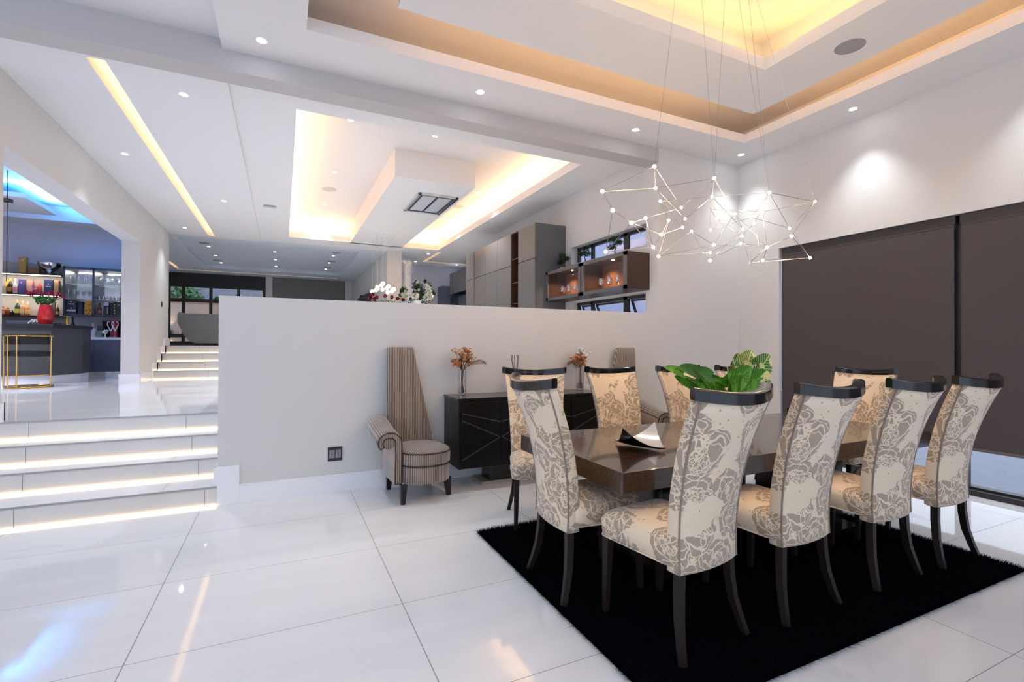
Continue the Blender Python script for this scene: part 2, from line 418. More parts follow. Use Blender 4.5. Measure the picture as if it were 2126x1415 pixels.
# ---- dining hall ceiling
c = MB()
c.box(-0.5, 5.92, 4.34, 4.94, 4.0, 4.11).box(5.32, 5.92, -4, 4.34, 4.0, 4.11).box(-0.5, 0.16, -4, 4.34, 4.0, 4.11).box(0.16, 5.32, -4, -0.5, 4.0, 4.11)
c.box(-9, -0.5, -4, 4.94, 4.09, 4.2)
struct('ceiling', c, CEIL)
c = MB()                                             # outer recess, around the hanging panel
c.box(-0.5, 5.92, 3.55, 4.94, 4.42, 4.5).box(4.6, 5.92, -4, 3.55, 4.42, 4.5).box(-0.5, 0.95, -4, 3.55, 4.42, 4.5).box(0.95, 4.6, -4, 0.3, 4.42, 4.5)
c.box(-0.5, -0.42, -4, 4.94, 4.11, 4.42).box(5.86, 5.92, -4, 4.94, 4.11, 4.42).box(-0.5, 5.92, 4.88, 4.94, 4.11, 4.42)
c.box(0.9, 4.66, 3.546, 3.62, 4.418, 4.68).box(4.596, 4.66, 0.3, 3.55, 4.418, 4.68).box(0.9, 0.954, 0.3, 3.55, 4.418, 4.68).box(0.9, 4.66, 0.24, 0.304, 4.418, 4.68)
c.box(0.9, 4.66, 0.24, 3.62, 4.62, 4.72)
struct('ceiling', c, CEIL)
c = MB()                                             # the hanging panel with its square opening
c.box(0.83, 5.02, 3.28, 3.97, 4.15, 4.27).box(4.31, 5.02, -0.1, 3.28, 4.15, 4.27).box(0.83, 1.25, -0.1, 3.28, 4.15, 4.27).box(1.25, 4.31, -0.1, 0.56, 4.15, 4.27)
struct('ceiling', c, CEIL)

# ---- kitchen and passage ceiling
c = MB()
c.box(-2.37, -1.60, 5.19, 13.6, 3.945, 4.05).box(-1.46, -0.5, 5.19, 13.6, 3.945, 4.05).box(-1.60, -1.46, 13.4, 13.6, 3.945, 4.05).box(-1.60, -1.46, 5.19, 5.5, 3.945, 4.05)
c.box(-1.64, -1.42, 5.4, 13.5, 4.05, 4.08)
c.box(-0.5, 0.12, 5.19, 13.6, 3.97, 4.10).box(0.12, 3.81, 5.19, 5.80, 3.97, 4.10).box(3.81, 4.66, 5.19, 12.82, 3.97, 4.10)
c.box(0.12, 3.81, 12.82, 13.6, 3.97, 4.10)
c.box(-0.2, 4.1, 5.5, 13.1, 4.40, 4.48)
c.box(-0.2, -0.12, 5.5, 13.1, 4.10, 4.40).box(4.05, 4.12, 5.5, 13.1, 4.10, 4.40).box(-0.2, 4.1, 5.5, 5.56, 4.10, 4.40).box(-0.2, 4.1, 13.05, 13.1, 4.10, 4.40)
c.box(1.53, 2.84, 7.45, 12.9, 3.97, 4.40)
struct('ceiling', c, CEIL)
c = MB()
c.box(3.81, 6.4, 12.82, 13.05, 3.97, 4.1).box(2.58, 3.89, 13.6, 15.6, 3.97, 4.1).box(3.81, 3.89, 13.05, 13.6, 3.97, 4.1).box(3.99, 6.4, 13.05, 14.68, 3.97, 4.1).box(3.89, 6.4, 14.78, 15.6, 3.97, 4.1).box(4.66, 6.4, 10.5, 12.82, 3.97, 4.1)
c.box(3.85, 4.03, 13.0, 14.8, 4.1, 4.13).box(3.85, 6.4, 14.64, 14.82, 4.1, 4.13)
struct('ceiling', c, CEIL)
# ---- lounge ceiling with shallow tray and perimeter slot
c = MB()
c.box(-4.2, -2.4, 13.6, 18.4, 3.97, 4.12).box(-2.4, 1.93, 13.6, 13.98, 3.97, 4.10).box(1.93, 2.58, 13.6, 21, 3.97, 4.1)
c.box(-2.4, 1.93, 19.25, 20.05, 3.97, 4.10).box(-4.2, 1.93, 20.15, 21, 3.97, 4.10).box(-3.2, -2.4, 18.4, 20.05, 3.97, 4.12).box(-4.2, -3.3, 18.4, 20.15, 3.97, 4.05)
c.box(-2.42, 1.95, 13.9, 19.3, 4.10, 4.16).box(-3.35, 2.0, 20.0, 20.2, 4.08, 4.16).box(-3.32, -3.18, 18.4, 20.2, 4.05, 4.1)
struct('ceiling', c, mat('lounge_ceiling_paint', (0.62, 0.65, 0.72), 0.6))
# ---- bar ceiling, hanging panel with blue light
c = MB()
c.box(-9, -2.64, 5.985, 13.4, 4.12, 4.2).box(-9, -2.64, 12.62, 13.4, 3.84, 4.12)
struct('ceiling', c, CEIL)
struct('ceiling', MB().box(-8, -3.95, 10.95, 12.25, 3.86, 3.94).box(-8, -3.95, 8.2, 9.0, 3.86, 3.94), CEIL)

# ---- led slots
def led_line(label, boxes, m=LEDO):
    b = MB()
    for q in boxes: b.box(*q)
    return tag(b.build('led_strip', m), label, 'light strip')
led_line('long amber light slot running down the passage ceiling', [(-1.59, -1.47, 5.52, 13.38, 4.035, 4.049)])
led_line('thin amber light slot around the edge of the far lounge ceiling', [(-3.2, 2.0, 20.06, 20.14, 4.06, 4.079), (-3.29, -3.21, 18.45, 20.06, 4.035, 4.049)])
led_line('L shaped amber light slot in the rear kitchen ceiling', [(3.9, 3.98, 13.08, 14.77, 4.085, 4.099), (3.99, 5.47, 14.69, 14.77, 4.085, 4.099)])

# ---- cove lights (hidden strips lying in the recesses)
# kitchen cove: strips behind the lip
area((3.93, 9.3, 4.13), 0.03, 6.9, 28, d=(-0.3, 0, 1))
area((0.0, 9.3, 4.13), 0.03, 6.9, 26, d=(0.3, 0, 1))
area((0.82, 12.95, 4.13), 1.4, 0.03, 9, d=(0, -0.3, 1))
area((3.35, 12.95, 4.13), 1.0, 0.03, 8, d=(0, -0.3, 1))
# dining hall: inner strip on the hanging panel, outer strip on its rim
area((4.44, 1.92, 4.285), 0.03, 2.7, 5, color=(1, 0.56, 0.13), d=(-0.5, 0, 1))
area((2.78, 3.41, 4.285), 3.0, 0.03, 4, color=(1, 0.56, 0.13), d=(0, -0.5, 1))
area((1.12, 1.92, 4.285), 0.03, 2.7, 2.5, color=(1, 0.56, 0.13), d=(0.5, 0, 1))
area((2.78, 0.43, 4.285), 3.0, 0.03, 2.5, color=(1, 0.56, 0.13), d=(0, 0.5, 1))
area((4.96, 1.92, 4.285), 0.03, 4.0, 7.5, color=(1, 0.5, 0.14), d=(0.7, 0, 0.5))
area((2.92, 3.92, 4.285), 4.1, 0.03, 8, color=(1, 0.5, 0.14), d=(0, 0.7, 0.5))
# bar: blue strips
BLUE = (0.05, 0.35, 1.0)
area((-5.8, 11.0, 3.96), 3.6, 0.03, 45, color=BLUE, d=(0, -0.5, 1))
area((-4.0, 11.6, 3.96), 0.03, 1.25, 30, color=BLUE, d=(0.5, 0, 1))

# ---- downlights
def downlight_proto():
    t = thing('downlight', 'x', 'light')
    MB().lathe([(0.030, 0), (0.045, -0.004), (0.048, 0.0)], n=20).build('trim_ring', TRIM, t, smooth=True)
    MB().disc((0, 0, -0.004), 0.031, 16, 0.003).build('lamp', LEDC, t)
    return t
DL = downlight_proto(); first = [True]
def downlight(x, y, z, label, power=30, size=1.5, group='recessed downlights'):
    if first[0]: t = DL; t.location = (x, y, z); t['label'] = label; first[0] = False
    else: t = copy_tree(DL, label, (x, y, z))
    t['group'] = group
    spot((x, y, z-0.02), power, size)
ordn = ['first', 'second', 'third', 'fourth', 'fifth', 'sixth']
for i, (x, y) in enumerate(((-0.18, 4.66), (1.816, 4.64), (3.82, 4.64), (5.606, 4.625))):
    downlight(x, y, 4.0, 'bright round downlight above the beam in the dining hall ceiling, %s from left' % ordn[i], 38 if i == 3 else 30, 1.5)
downlight(5.612, 3.2, 4.0, 'round downlight over the pool of light on the blind wall', 42, 1.45)
for x, y in ((5.612, 1.75), (5.612, 0.3), (-0.18, 2.6), (-0.18, 0.6)): spot((x, y, 3.98), 30, 1.5)
for i, (x, y) in enumerate(((-0.93, 5.9), (-1.93, 8.1), (-0.96, 10.0), (-1.96, 12.7))):
    downlight(x, y, 3.945, 'round downlight in the passage ceiling beside the amber slot, %s from the beam' % ordn[i], 42, 1.5)
for i, (x, y) in enumerate(((0.80, 6.78), (0.80, 8.95), (0.80, 11.1), (0.79, 12.6))):
    downlight(x, y, 4.4, 'round downlight in the lit kitchen recess left of the hood box, %s from the beam' % ordn[i], 112, 1.7)
for i, (x, y) in enumerate(((1.96, 6.77), (3.45, 8.9), (3.44, 11.1))):
    downlight(x, y, 4.4, ('small downlight between the beam and the hood box', 'round downlight right of the hood box, beside its front corner', 'round downlight right of the hood box, beyond the speaker')[i], 112, 1.7)
for i, (x, y) in enumerate(((3.7, 13.4), (3.7, 14.85), (5.05, 14.9))):
    downlight(x, y, 3.97, 'round downlight in the rear kitchen ceiling, %s from the front' % ordn[i], 40, 1.7)
for n, x, ys in (('left', -1.87, (15.8, 17.3, 18.8)), ('middle', -0.22, (14.3, 15.8, 17.3, 18.8)), ('right', 1.39, (14.2, 15.75, 17.2, 18.7))):
    for i, y in enumerate(ys):
        downlight(x, y, 4.1, 'tiny round downlight in the %s row of the lounge ceiling, %s from the front' % (n, ordn[i]), 22, 1.7)
for x, y in ((-4.5, 7.5), (-4.5, 10.0), (-6.5, 9.0)): spot((x, y, 4.1), 170, 2.2, color=(0.9, 0.9, 1))

def speaker(x, y, z, r, label, m=SPK):
    t = thing('ceiling_speaker', label, 'speaker', (x, y, z))
    MB().disc((0, 0, -0.004), r*0.95, 32, 0.004).build('grille', m, t)
    MB().lathe([(r*0.95, 0), (r*0.95, -0.007), (r, -0.005), (r, 0)], n=32).build('rim', m, t, smooth=True)
speaker(4.67, 2.69, 4.15, 0.12, 'large grey round ceiling speaker in the dining hall panel')
speaker(0.79, 10.0, 4.4, 0.13, 'pale round ceiling speaker in the kitchen recess left of the hood box', SPKW)
speaker(3.41, 10.0, 4.4, 0.13, 'pale round ceiling speaker in the kitchen recess right of the hood box', SPKW)
for i, (x, y, l) in enumerate(((-1.92, 15.3, 'nearer grey oval speaker at left of the lounge ceiling'), (-1.92, 18.3, 'farther grey oval speaker at left of the lounge ceiling'),
                 (1.42, 15.2, 'nearest of three grey speakers at right of the lounge ceiling'), (1.43, 16.8, 'middle of three grey speakers at right of the lounge ceiling'),
                 (1.42, 18.3, 'farthest of three grey speakers at right of the lounge ceiling'))):
    speaker(x, y, 4.1, 0.13, l)
t = thing('smoke_detector', 'small pale oblong detector on the ceiling beside the kitchen recess', 'detector', (-0.23, 10.08, 3.97))
MB().box(-0.11, 0.11, -0.05, 0.05, -0.035, 0).build('housing', SPKW, t, bevel=0.01)
MB().box(-0.07, 0.07, -0.052, -0.05, -0.028, -0.012).build('grille', SPK, t)

# ---- wide sliding door with blinds (right wall)
fr = MB().box(6.0, 6.10, -0.6, 4.30, 0, 0.07).box(6.0, 6.10, -0.6, 4.30, 2.63, 2.70).box(6.0, 6.10, 4.24, 4.30, 0, 2.7).box(6.0, 6.09, 2.39, 2.48, 0, 2.7).box(6.0, 6.1, -0.6, -0.54, 0, 2.7)
d1 = struct('door_1', fr, FRAME)
MB().box(6.045, 6.05, -0.55, 4.25, 0.07, 2.63).build('pane', PANE, d1)
MB().box(5.93, 6.0, -0.6, 4.30, 0.0, 0.05).build('threshold', FRAME, d1)
def blind(y0, y1, label):
    t = thing('roller_blind', label, 'blind', (5.965, (y0+y1)/2, 2.62), 0)
    h = (y1-y0)/2
    MB().box(-0.03, 0.03, -h, h, -0.01, 0.07).build('cassette', FRAME, t)
    MB().tube([(0, -h+.01, -0.02), (0, h-.01, -0.02)], 0.03, 16).build('roll', BLIND, t, smooth=True)
    MB().box(-0.026, -0.023, -h+0.01, h-0.01, -2.17, -0.01).build('fabric', BLIND, t)
    MB().box(-0.032, -0.018, -h+0.01, h-0.01, -2.195, -2.165).build('bottom_bar', mat('grey_bar', (0.13, 0.12, 0.12), 0.4), t)
    return t
b = blind(2.445, 4.262, 'dark taupe roller blind nearer the room corner, left of the black gap')
MB().tube([(-0.02, 0.93, 0), (-0.022, 0.935, -1.4), (-0.02, 0.93, -1.78), (-0.02, 0.915, -1.8)], 0.0025, 6).build('pull_chain', CHROME, b)
blind(-0.55, 2.41, 'dark taupe roller blind at the right edge, right of the black gap')

# ---- kitchen strip windows
def strip_window(name, z0, z1, tilted, x=WX+0.13):
    f = MB(); ys = (5.19, 5.77, 6.66, 7.08)
    f.box(x, x+0.05, 5.19, 7.08, z0, z0+0.035).box(x, x+0.05, 5.19, 7.08, z1-0.045, z1)
    for y in (5.19, 5.74, 6.63, 7.04): f.box(x, x+0.05, y, y+(0.09 if y in (5.74,) else 0.045), z0, z1)
    o = struct(name, f, FRAME)
    if not tilted:
        MB().box(x+0.02, x+0.024, 5.2, 7.06, z0+.03, z1-.04).build('pane', PANE, o)
    else:
        for a, b2 in ((5.24, 5.73), (5.84, 6.62), (6.69, 7.03)):
            s_ = MB(); L = z1-z0-0.09
            s_.box(0, 0.025, a, b2, -L, -L+0.03).box(0, 0.025, a, b2, -0.03, 0).box(0, 0.025, a, a+0.03, -L, 0).box(0, 0.025, b2-0.03, b2, -L, 0)
            so = s_.build('opening_sash', FRAME, o, loc=(x+0.05, 0, z1-0.05), rot=(0, math.radians(-22), 0))
            MB().box(0.01, 0.014, a+.03, b2-.03, -L+.03, -.03).build('pane', PANE, so)
    return o
strip_window('window_1', 2.78, 3.07, False)
strip_window('window_2', 1.45, 2.13, True)
tag(MB().box(8.0, 8.3, 5.4, 16, -0.2, 6.5).build('neighbour_wall', mat('neighbour_paint', (0.50, 0.52, 0.66), 0.9)), 'pale lilac wall of the next house seen through the kitchen strip windows', 'wall')

# ---- lounge window, garden beyond
f = MB()
for z in (1.36, 1.62, 2.90, 3.44): f.box(-3.7, -0.62, 20.86, 20.94, z, z+(0.12 if z < 3.4 else 0.5))
for xx in (-3.72, -3.28, -2.44, -1.55, -0.70): f.box(xx, xx+0.1, 20.85, 20.93, 1.36, 3.95)
w3 = struct('window_3', f, FRAME)
MB().box(-3.7, -0.62, 20.90, 20.905, 1.4, 3.5).build('pane', PANE, w3)
t = thing('roller_blind', 'black roller blind rolled half down over the far lounge window', 'blind', (-2.16, 20.82, 3.9))
MB().box(-1.53, 1.53, -0.01, 0.0, -0.42, 0.05).build('fabric', BLKM, t)
MB().box(-1.53, 1.53, -0.015, 0.005, -0.435, -0.415).build('bottom_bar', FRAME, t)
t = thing('roller_blind', 'grey brown roller blind pulled down beside the lounge pillar', 'blind', (0.96, 20.9, 3.93))
MB().box(-1.31, 1.31, -0.01, 0, -2.5, 0.02).build('fabric', mat('grey_blind_fabric', (0.20, 0.185, 0.18), 0.85), t)
MB().box(-1.31, 1.31, -0.015, 0.005, -2.52, -2.5).build('bottom_bar', FRAME, t)
struct('floor', MB().box(-12, 8, 21.1, 34, 1.1, 1.30), mat('garden_paving', (0.35, 0.27, 0.22), 0.8, var=0.4, vscale=3))
tag(MB().box(-12, 8, 28.0, 28.3, 1.3, 4.8).build('garden_wall', mat('rough_white_wall', (0.24, 0.25, 0.29), 0.9, var=0.3, vscale=6)), 'rough white boundary wall in the garden beyond the lounge window', 'wall')
sw = thing('low_wall', 'pale low garden wall with two lit wall lamps behind the lower panes', 'wall', (-4.2, 23.5, 1.3))
MB().box(-3, 3.6, 0, 0.2, 0, 1.75).build('wall_body', mat('cream_render', (0.42, 0.33, 0.27), 0.9), sw)
MB().box(-3.02, 3.62, -0.03, 0.23, 1.75, 1.82).build('coping', mat('brick_coping', (0.35, 0.2, 0.15), 0.8), sw)
for lx, lab in ((-4.05, 'small black up and down wall lamp seen left of the sofa'), (-2.9, 'small black up and down wall lamp hidden behind the sofa')):
    lt = thing('wall_lamp', lab, 'lamp', (lx, 23.44, 1.86))
    MB().box(-0.05, 0.05, -0.05, 0.05, -0.08, 0.08).build('housing', BLKM, lt)
    spot((lx, 23.38, 1.76), 14, 1.2, color=(1, 0.75, 0.5)); spot((lx, 23.38, 1.97), 14, 1.2, color=(1, 0.75, 0.5), d=(0, 0, 1))
def leaf_cloud(n, rx, ry, rz_, size, seed, shape=None, drop=0.0):
    g = np.random.default_rng(seed); m = MB()
    for i in range(n):
        p = g.normal(size=3); p /= np.linalg.norm(p); p *= g.random()**0.4
        c = Vector((p[0]*rx, p[1]*ry, p[2]*rz_)); a = Vector(g.normal(size=3)).normalized(); b2 = a.orthogonal().normalized()
        s1 = size*(0.6+0.8*g.random()); nrm = a.cross(b2)*s1*0.12
        m.add([c-a*s1, c+b2*s1*0.45+nrm, c+a*s1, c-b2*s1*0.45+nrm], [(0, 1, 2, 3)])
    return m
for i, (x, y, h, rr, lab) in enumerate(((-5.3, 25.4, 2.2, .5, 'bushy green tree at the left of the garden window'), (-3.9, 25.6, 2.4, 0.85, 'large leafy shrub in the middle pane of the lounge window'),
        (-2.55, 24.6, 1.9, .38, 'spiky green agave shrub right of the window mullion'), (-1.2, 25.5, 2.0, .8, 'pale green shrub behind the right end of the lounge window'))):
    t = thing('garden_shrub', lab, 'shrub', (x, y, 1.3))
    MB().tube([(0, 0, 0), (0.03, 0, 0.8), (0, 0.02, h*0.8)], 0.05, 7).build('trunk', STEM, t)
    leaf_cloud(420, rr, rr, 0.75, 0.13, 30+i).build('foliage', LEAF, t, loc=(0, 0, h-0.5))

# ================================================================ STEP-AREA DETAILS
t = thing('power_socket', 'black double wall socket low on the half wall beside the armchair', 'socket', (0.463, 4.94, 0.36))
MB().box(-0.064, 0.064, -0.010, 0, -0.066, 0.066).build('plate', BLACK, t, bevel=0.003)
for sx in (-1, 1):
    o = MB().box(-0.024, 0.024, -0.013, -0.009, -0.038, 0.038).build('outlet', mat('socket_grey', (0.25, 0.24, 0.25), 0.5), t, loc=(sx*0.028, 0, 0), bevel=0.002)
    MB().disc((0, 0, 0), 0.006, 10, 0.002).disc((0.0, 0.02, 0), 0.004, 10, 0.002).disc((0.0, -0.02, 0), 0.004, 10, 0.002).build('pin_hole', BLKM, o, loc=(0, -0.0125, 0), rot=(PI/2, 0, 0))
t = thing('light_switch', 'small black switch plate on the passage wall near the far stairs', 'switch', (-2.366, 12.72, 2.25))
MB().box(0, 0.01, -0.035, 0.035, -0.055, 0.055).build('plate', BLKM, t, bevel=0.002)
MB().box(0.009, 0.014, -0.018, 0.018, -0.03, 0.03).build('rocker', BLACK, t)

# ================================================================ DINING SET
def make_chair():
    t = thing('dining_chair', 'x', 'chair')
    # seat
    L = []
    for z, g, in ((0.40, -0.012), (0.405, 0.0), (0.475, 0.006), (0.50, -0.004), (0.525, -0.03), (0.542, -0.075), (0.552, -0.15)):
        pts = rrect(0.44+2*g, 0.46+2*g, max(0.02, 0.05+g*.2), 5)
        pts = [(x*(1+0.10*(y+0.23)), y*1.02-0.02, z) for x, y, _ in pts]
        L.append(pts)
    st = MB().loft(L).build('seat', DAMASK, t, smooth='all')
    MB().tube([(x*1.0, y, 0.402) for x, y, _ in [(p[0]*1.01, p[1], 0) for p in L[1]]]+[(L[1][0][0]*1.01, L[1][0][1], 0.402)], 0.004, 6).build('piping', DAMASK, st)
    # backrest: horizontal slices bent around the sitter
    L = []; edge = {-1: [], 1: []}
    N = 14
    def ctr(v):                       # y of the rear centre line
        return -0.278 - 0.200*v**2.0
    def slab(v, w_, th, z, bend, dip=0.0, grow=0.0):
        pts = rrect(w_+2*grow, th+2*grow, 0.012, 2)
        pts2 = []
        # densify front and back runs
        full = []
        n = len(pts)
        for i in range(n):
            a = pts[i]; b2 = pts[(i+1) % n]; full.append(a)
            if abs(a[0]-b2[0]) > w_*0.5:
                for k in range(1, 10): full.append((a[0]+(b2[0]-a[0])*k/10, a[1], 0))
        for x, y, _ in full:
            q = (x/(w_/2))
            pts2.append((x, ctr(v)+y+bend*q*q, z+dip*q*q))
        return pts2
    for i in range(N+1):
        v = i/N; z = 0.372+v*0.768
        w_ = 0.42+0.01*v+0.095*v**2
        L.append(slab(v, w_, 0.075-0.02*v, z, 0.03+0.045*v, 0.018*v))
    # soft bottom edge
    L.insert(0, slab(0, 0.40, 0.055, 0.365, 0.03))
    bk = MB().loft(L).build('backrest', DAMASK, t, smooth='all')
    for sx in (-1, 1):
        pts = []
        for i in range(N+1):
            v = i/N; w_ = 0.42+0.01*v+0.095*v**2; q = 0.985
            pts.append((sx*w_/2*q, ctr(v)-(0.075-0.02*v)/2-0.001+(0.03+0.045*v)*q*q, 0.372+v*0.768+0.018*v*q*q))
        MB().tube(pts, 0.0045, 6).build('seam_piping', mat('brown_piping', (0.25, 0.19, 0.15), 0.8), bk, smooth=True)
    # curved polished top rail
    L = []
    for k in range(21):
        q = -1+2*k/20; x = q*0.272; y = ctr(1.0)+0.080*q*q-0.002; z = 1.136+0.026*q*q
        dq = Vector((0.262, 0.156*q, 0)).normalized(); nrm = Vector((-dq.y, dq.x, 0))
        th = 0.022; h = 0.054
        loop = []
        for a, b2 in ((-1, 0), (-1, 0.85), (-0.6, 1), (0.6, 1), (1, 0.85), (1, 0)):
            loop.append(Vector((x, y, z))+nrm*a*th*1.25+Vector((0, 0, b2*h)))
        L.append(loop)
    MB().loft(L).build('top_rail', BLACK, t, smooth=True)
    for sx in (-1, 1):
        MB().bar([(sx*0.198, 0.175, 0.405), (sx*0.205, 0.185, 0.0)], [0.042, 0.026], [0.042, 0.026], up=(0, 1, 0)).build('leg', LEGM, t)
        pts = [(sx*0.178, -0.262, 0.38), (sx*0.184, -0.264, 0.28), (sx*0.196, -0.275, 0.17), (sx*0.215, -0.300, 0.07), (sx*0.230, -0.322, 0.0)]
        MB().bar(pts, [0.036, 0.034, 0.031, 0.028, 0.026], [0.040, 0.040, 0.038, 0.033, 0.030], up=(0, 1, 0)).build('leg', LEGM, t, smooth=True)
    return t
LEGM = mat('dark_espresso_leg', (0.016, 0.010, 0.009), 0.35, spec=0.25)
ch = make_chair(); ch['group'] = 'high backed dining chairs around the table'
CH = [
 (1.765, 1.940, 6.9, 'patterned dining chair nearest the camera, its back to us in front of the leafy plant'),
 (2.480, 1.940, 3.1, 'patterned dining chair seen from behind, second from left on the near side'),
 (3.287, 1.945, 1.3, 'patterned dining chair seen from behind, third along the near side of the table'),
 (3.964, 1.935, 1.7, 'rightmost patterned dining chair on the near side of the table'),
 (1.700, 2.440, -93.9, 'patterned dining chair at the left head of the table, back turned to the armchair side'),
 (1.860, 3.410, 158.5, 'far side dining chair partly hidden behind the left head chair'),
 (2.800, 3.352, 178.5, 'far side dining chair facing us behind the silver dish'),
 (3.590, 3.290, 179.7, 'far side dining chair partly covered by the green leaves'),
 (4.314, 3.220, 182.0, 'far side dining chair almost hidden behind the leafy plant'),
 (4.600, 2.750, 90.3, 'patterned dining chair at the right head of the table facing us, against the blinds'),
]
RUGT = 0.022
for i, (x, y, a, lab) in enumerate(CH):
    if i == 0: ch.location = (x, y, RUGT); ch.rotation_euler = (0, 0, math.radians(a)); ch['label'] = lab
    else: copy_tree(ch, lab, (x, y, RUGT if 1.4 < x < 4.1 and y < 3.1 else 0.0), math.radians(a))

# rug with long pile
def rug():
    x0, x1, y0, y1 = 1.335, 4.235, 1.40, 3.41
    m = MB().box(x0, x1, y0, y1, 0.0, 0.012)
    g = np.random.default_rng(2); n = 60000
    P = np.column_stack([g.uniform(x0, x1, n), g.uniform(y0, y1, n)])
    ne = 14000
    e = g.integers(0, 4, ne); u = g.random(ne); d = np.abs(g.normal(0, 0.012, ne))
    E_ = np.where(e[:, None] == 0, np.column_stack([x0+d, y0+u*(y1-y0)]), np.where(e[:, None] == 1, np.column_stack([x1-d, y0+u*(y1-y0)]),
         np.where(e[:, None] == 2, np.column_stack([x0+u*(x1-x0), y0+d]), np.column_stack([x0+u*(x1-x0), y1-d]))))
    lean = g.normal(0, 0.012, (n, 2)); le = g.normal(0, 0.010, (ne, 2))
    out = np.where(e[:, None] == 0, [-1, 0], np.where(e[:, None] == 1, [1, 0], np.where(e[:, None] == 2, [0, -1], [0, 1])))
    le = le+out*np.abs(g.normal(0.022, 0.010, (ne, 1)))
    P = np.vstack([P, E_]); L_ = np.vstack([lean, le]); N = n+ne
    H = np.concatenate([g.uniform(0.018, 0.036, n), g.uniform(0.004, 0.026, ne)])
    ang = g.uniform(0, PI, N); wv = np.column_stack([np.cos(ang), np.sin(ang)])*0.0022
    a = np.column_stack([P-wv, np.full(N, 0.008)]); b2 = np.column_stack([P+wv, np.full(N, 0.008)]); c_ = np.column_stack([P+L_, 0.01+H])
    V = np.stack([a, b2, c_], 1).reshape(-1, 3)
    o = len(m.v)
    m.v += [tuple(v) for v in V.tolist()]
    m.f += [(o+3*i, o+3*i+1, o+3*i+2) for i in range(N)]
    return tag(m.build('shag_rug', mat('black_pile', (0.0035, 0.004, 0.006), 1.0, spec=0.0)), 'black shaggy rug under the dining table', 'rug')
rug()

# table
t = thing('dining_table', 'long dark wood dining table with a thick top on block pedestals', 'table', (3.03, 2.585, RUGT))
MB().box(-1.46, 1.46, -0.585, 0.585, 0.628, 0.738).build('tabletop', TABLEW, t, bevel=0.003)
for sx in (-1, 1):
    MB().box(sx*0.75-0.16, sx*0.75+0.16, -0.26, 0.26, 0.03, 0.628).build('pedestal', BLACK, t, bevel=0.004)
    MB().box(sx*0.75-0.22, sx*0.75+0.22, -0.36, 0.36, 0.0, 0.03).build('foot_plate', BLACK, t)

# dishes
def dish(loc, rz, label):
    t = thing('centre_dish', label, 'dish', loc, rz); n = 14; s_ = 0.13
    def surf(off):
        vs = []
        for i in range(n+1):
            for j in range(n+1):
                u = -1+2*i/n; v = -1+2*j/n
                z = 0.010+0.13*((u-v)/2)**2+0.012*((u+v)/2)**2
                vs.append((u*s_, v*s_, z+off))
        return vs
    a = surf(0.004); b2 = surf(-0.004); N = (n+1)**2; fs = []; gs = []
    for i in range(n):
        for j in range(n):
            q = (i*(n+1)+j, (i+1)*(n+1)+j, (i+1)*(n+1)+j+1, i*(n+1)+j+1); fs.append(q); gs.append(tuple(reversed(q)))
    MB().add(a, fs).build('inner_face', mat('silver_lacquer', (0.75, 0.74, 0.73), 0.25, metal=0.6), t, smooth='all')
    rim = []
    idx = [i*(n+1) for i in range(n+1)]+[n*(n+1)+j for j in range(1, n+1)]+[i*(n+1)+n for i in range(n-1, -1, -1)]+[j for j in range(n-1, 0, -1)]
    m = MB(); m.add(b2, gs); o = len(m.v); m.v += [b2[i] for i in idx]+[(a[i][0], a[i][1], a[i][2]-0.0003) for i in idx]; k = len(idx)
    for q in range(k): m.f.append((o+q, o+(q+1) % k, o+k+(q+1) % k, o+k+q))
    m.build('outer_shell', BLACK, t, smooth='all')
TZ = RUGT+0.738
dish((2.07, 2.47, TZ), math.radians(62), 'curved square dish, silver inside and black outside, on the left half of the table')
dish((4.00, 2.68, TZ), math.radians(40), 'second curved dish whose white tip shows beside the near side chairs')

# leafy centrepiece
def leaf_mesh(L_, W_, fold=0.25, curl=0.3, notch=True, seg=8):
    """heart shaped leaf along +x with midrib fold"""
    vs = []; fs = []
    for i in range(seg+1):
        u = i/seg; wv = W_*math.sin(PI*min(1, (u*0.94+0.06))**0.72)**0.62
        x = L_*u; z = curl*L_*(u*(1-u))-0.25*curl*L_*u*u
        for k, q in enumerate((-1, -0.5, 0, 0.5, 1)):
            xx = x-(0.22*L_*(abs(q)**1.5)*(1-u) if notch else 0)
            vs.append((xx, q*wv, z+fold*wv*abs(q)**1.3))
    for i in range(seg):
        for k in range(4):
            fs.append((i*5+k, i*5+k+1, (i+1)*5+k+1, (i+1)*5+k))
    return vs, fs
def varieg(name, ca, cb):
    m = mat(name, ca, 0.4); t = NT(m)
    tc = t.n('ShaderNodeTexCoord'); sp = t.n('ShaderNodeSeparateXYZ'); t.l(tc.outputs['Object'], sp.inputs[0])
    # veins run out from the midrib at an angle
    q = t.math('SUBTRACT', sp.outputs[0], t.math('MULTIPLY', t.math('ABSOLUTE', sp.outputs[1]), 0.9))
    f = t.math('FRACT', t.math('MULTIPLY', q, 34)); vein = t.math('LESS_THAN', f, 0.17)
    rib = t.math('LESS_THAN', t.math('ABSOLUTE', sp.outputs[1]), 0.004)
    n = t.n('ShaderNodeTexNoise'); n.inputs['Scale'].default_value = 14; t.l(tc.outputs['Object'], n.inputs['Vector'])
    g = t.math('MAXIMUM', rib, t.math('MAXIMUM', vein, t.math('GREATER_THAN', n.outputs[0], 0.58)))
    t.l(t.mix(g, cb, ca), t.b.inputs['Base Color']); return m
VLEAF = varieg('variegated_leaf', (0.60, 0.62, 0.26), (0.05, 0.17, 0.04)); VLEAF2 = varieg('cream_veined_leaf', (0.66, 0.64, 0.36), (0.16, 0.26, 0.06))
BLEAF = varieg('bright_leaf', (0.13, 0.36, 0.03), (0.045, 0.20, 0.012))
t = thing('leafy_plant', 'green and cream large leaved plant in a dark bowl, centre of the dining table', 'plant', (2.98, 2.62, TZ))
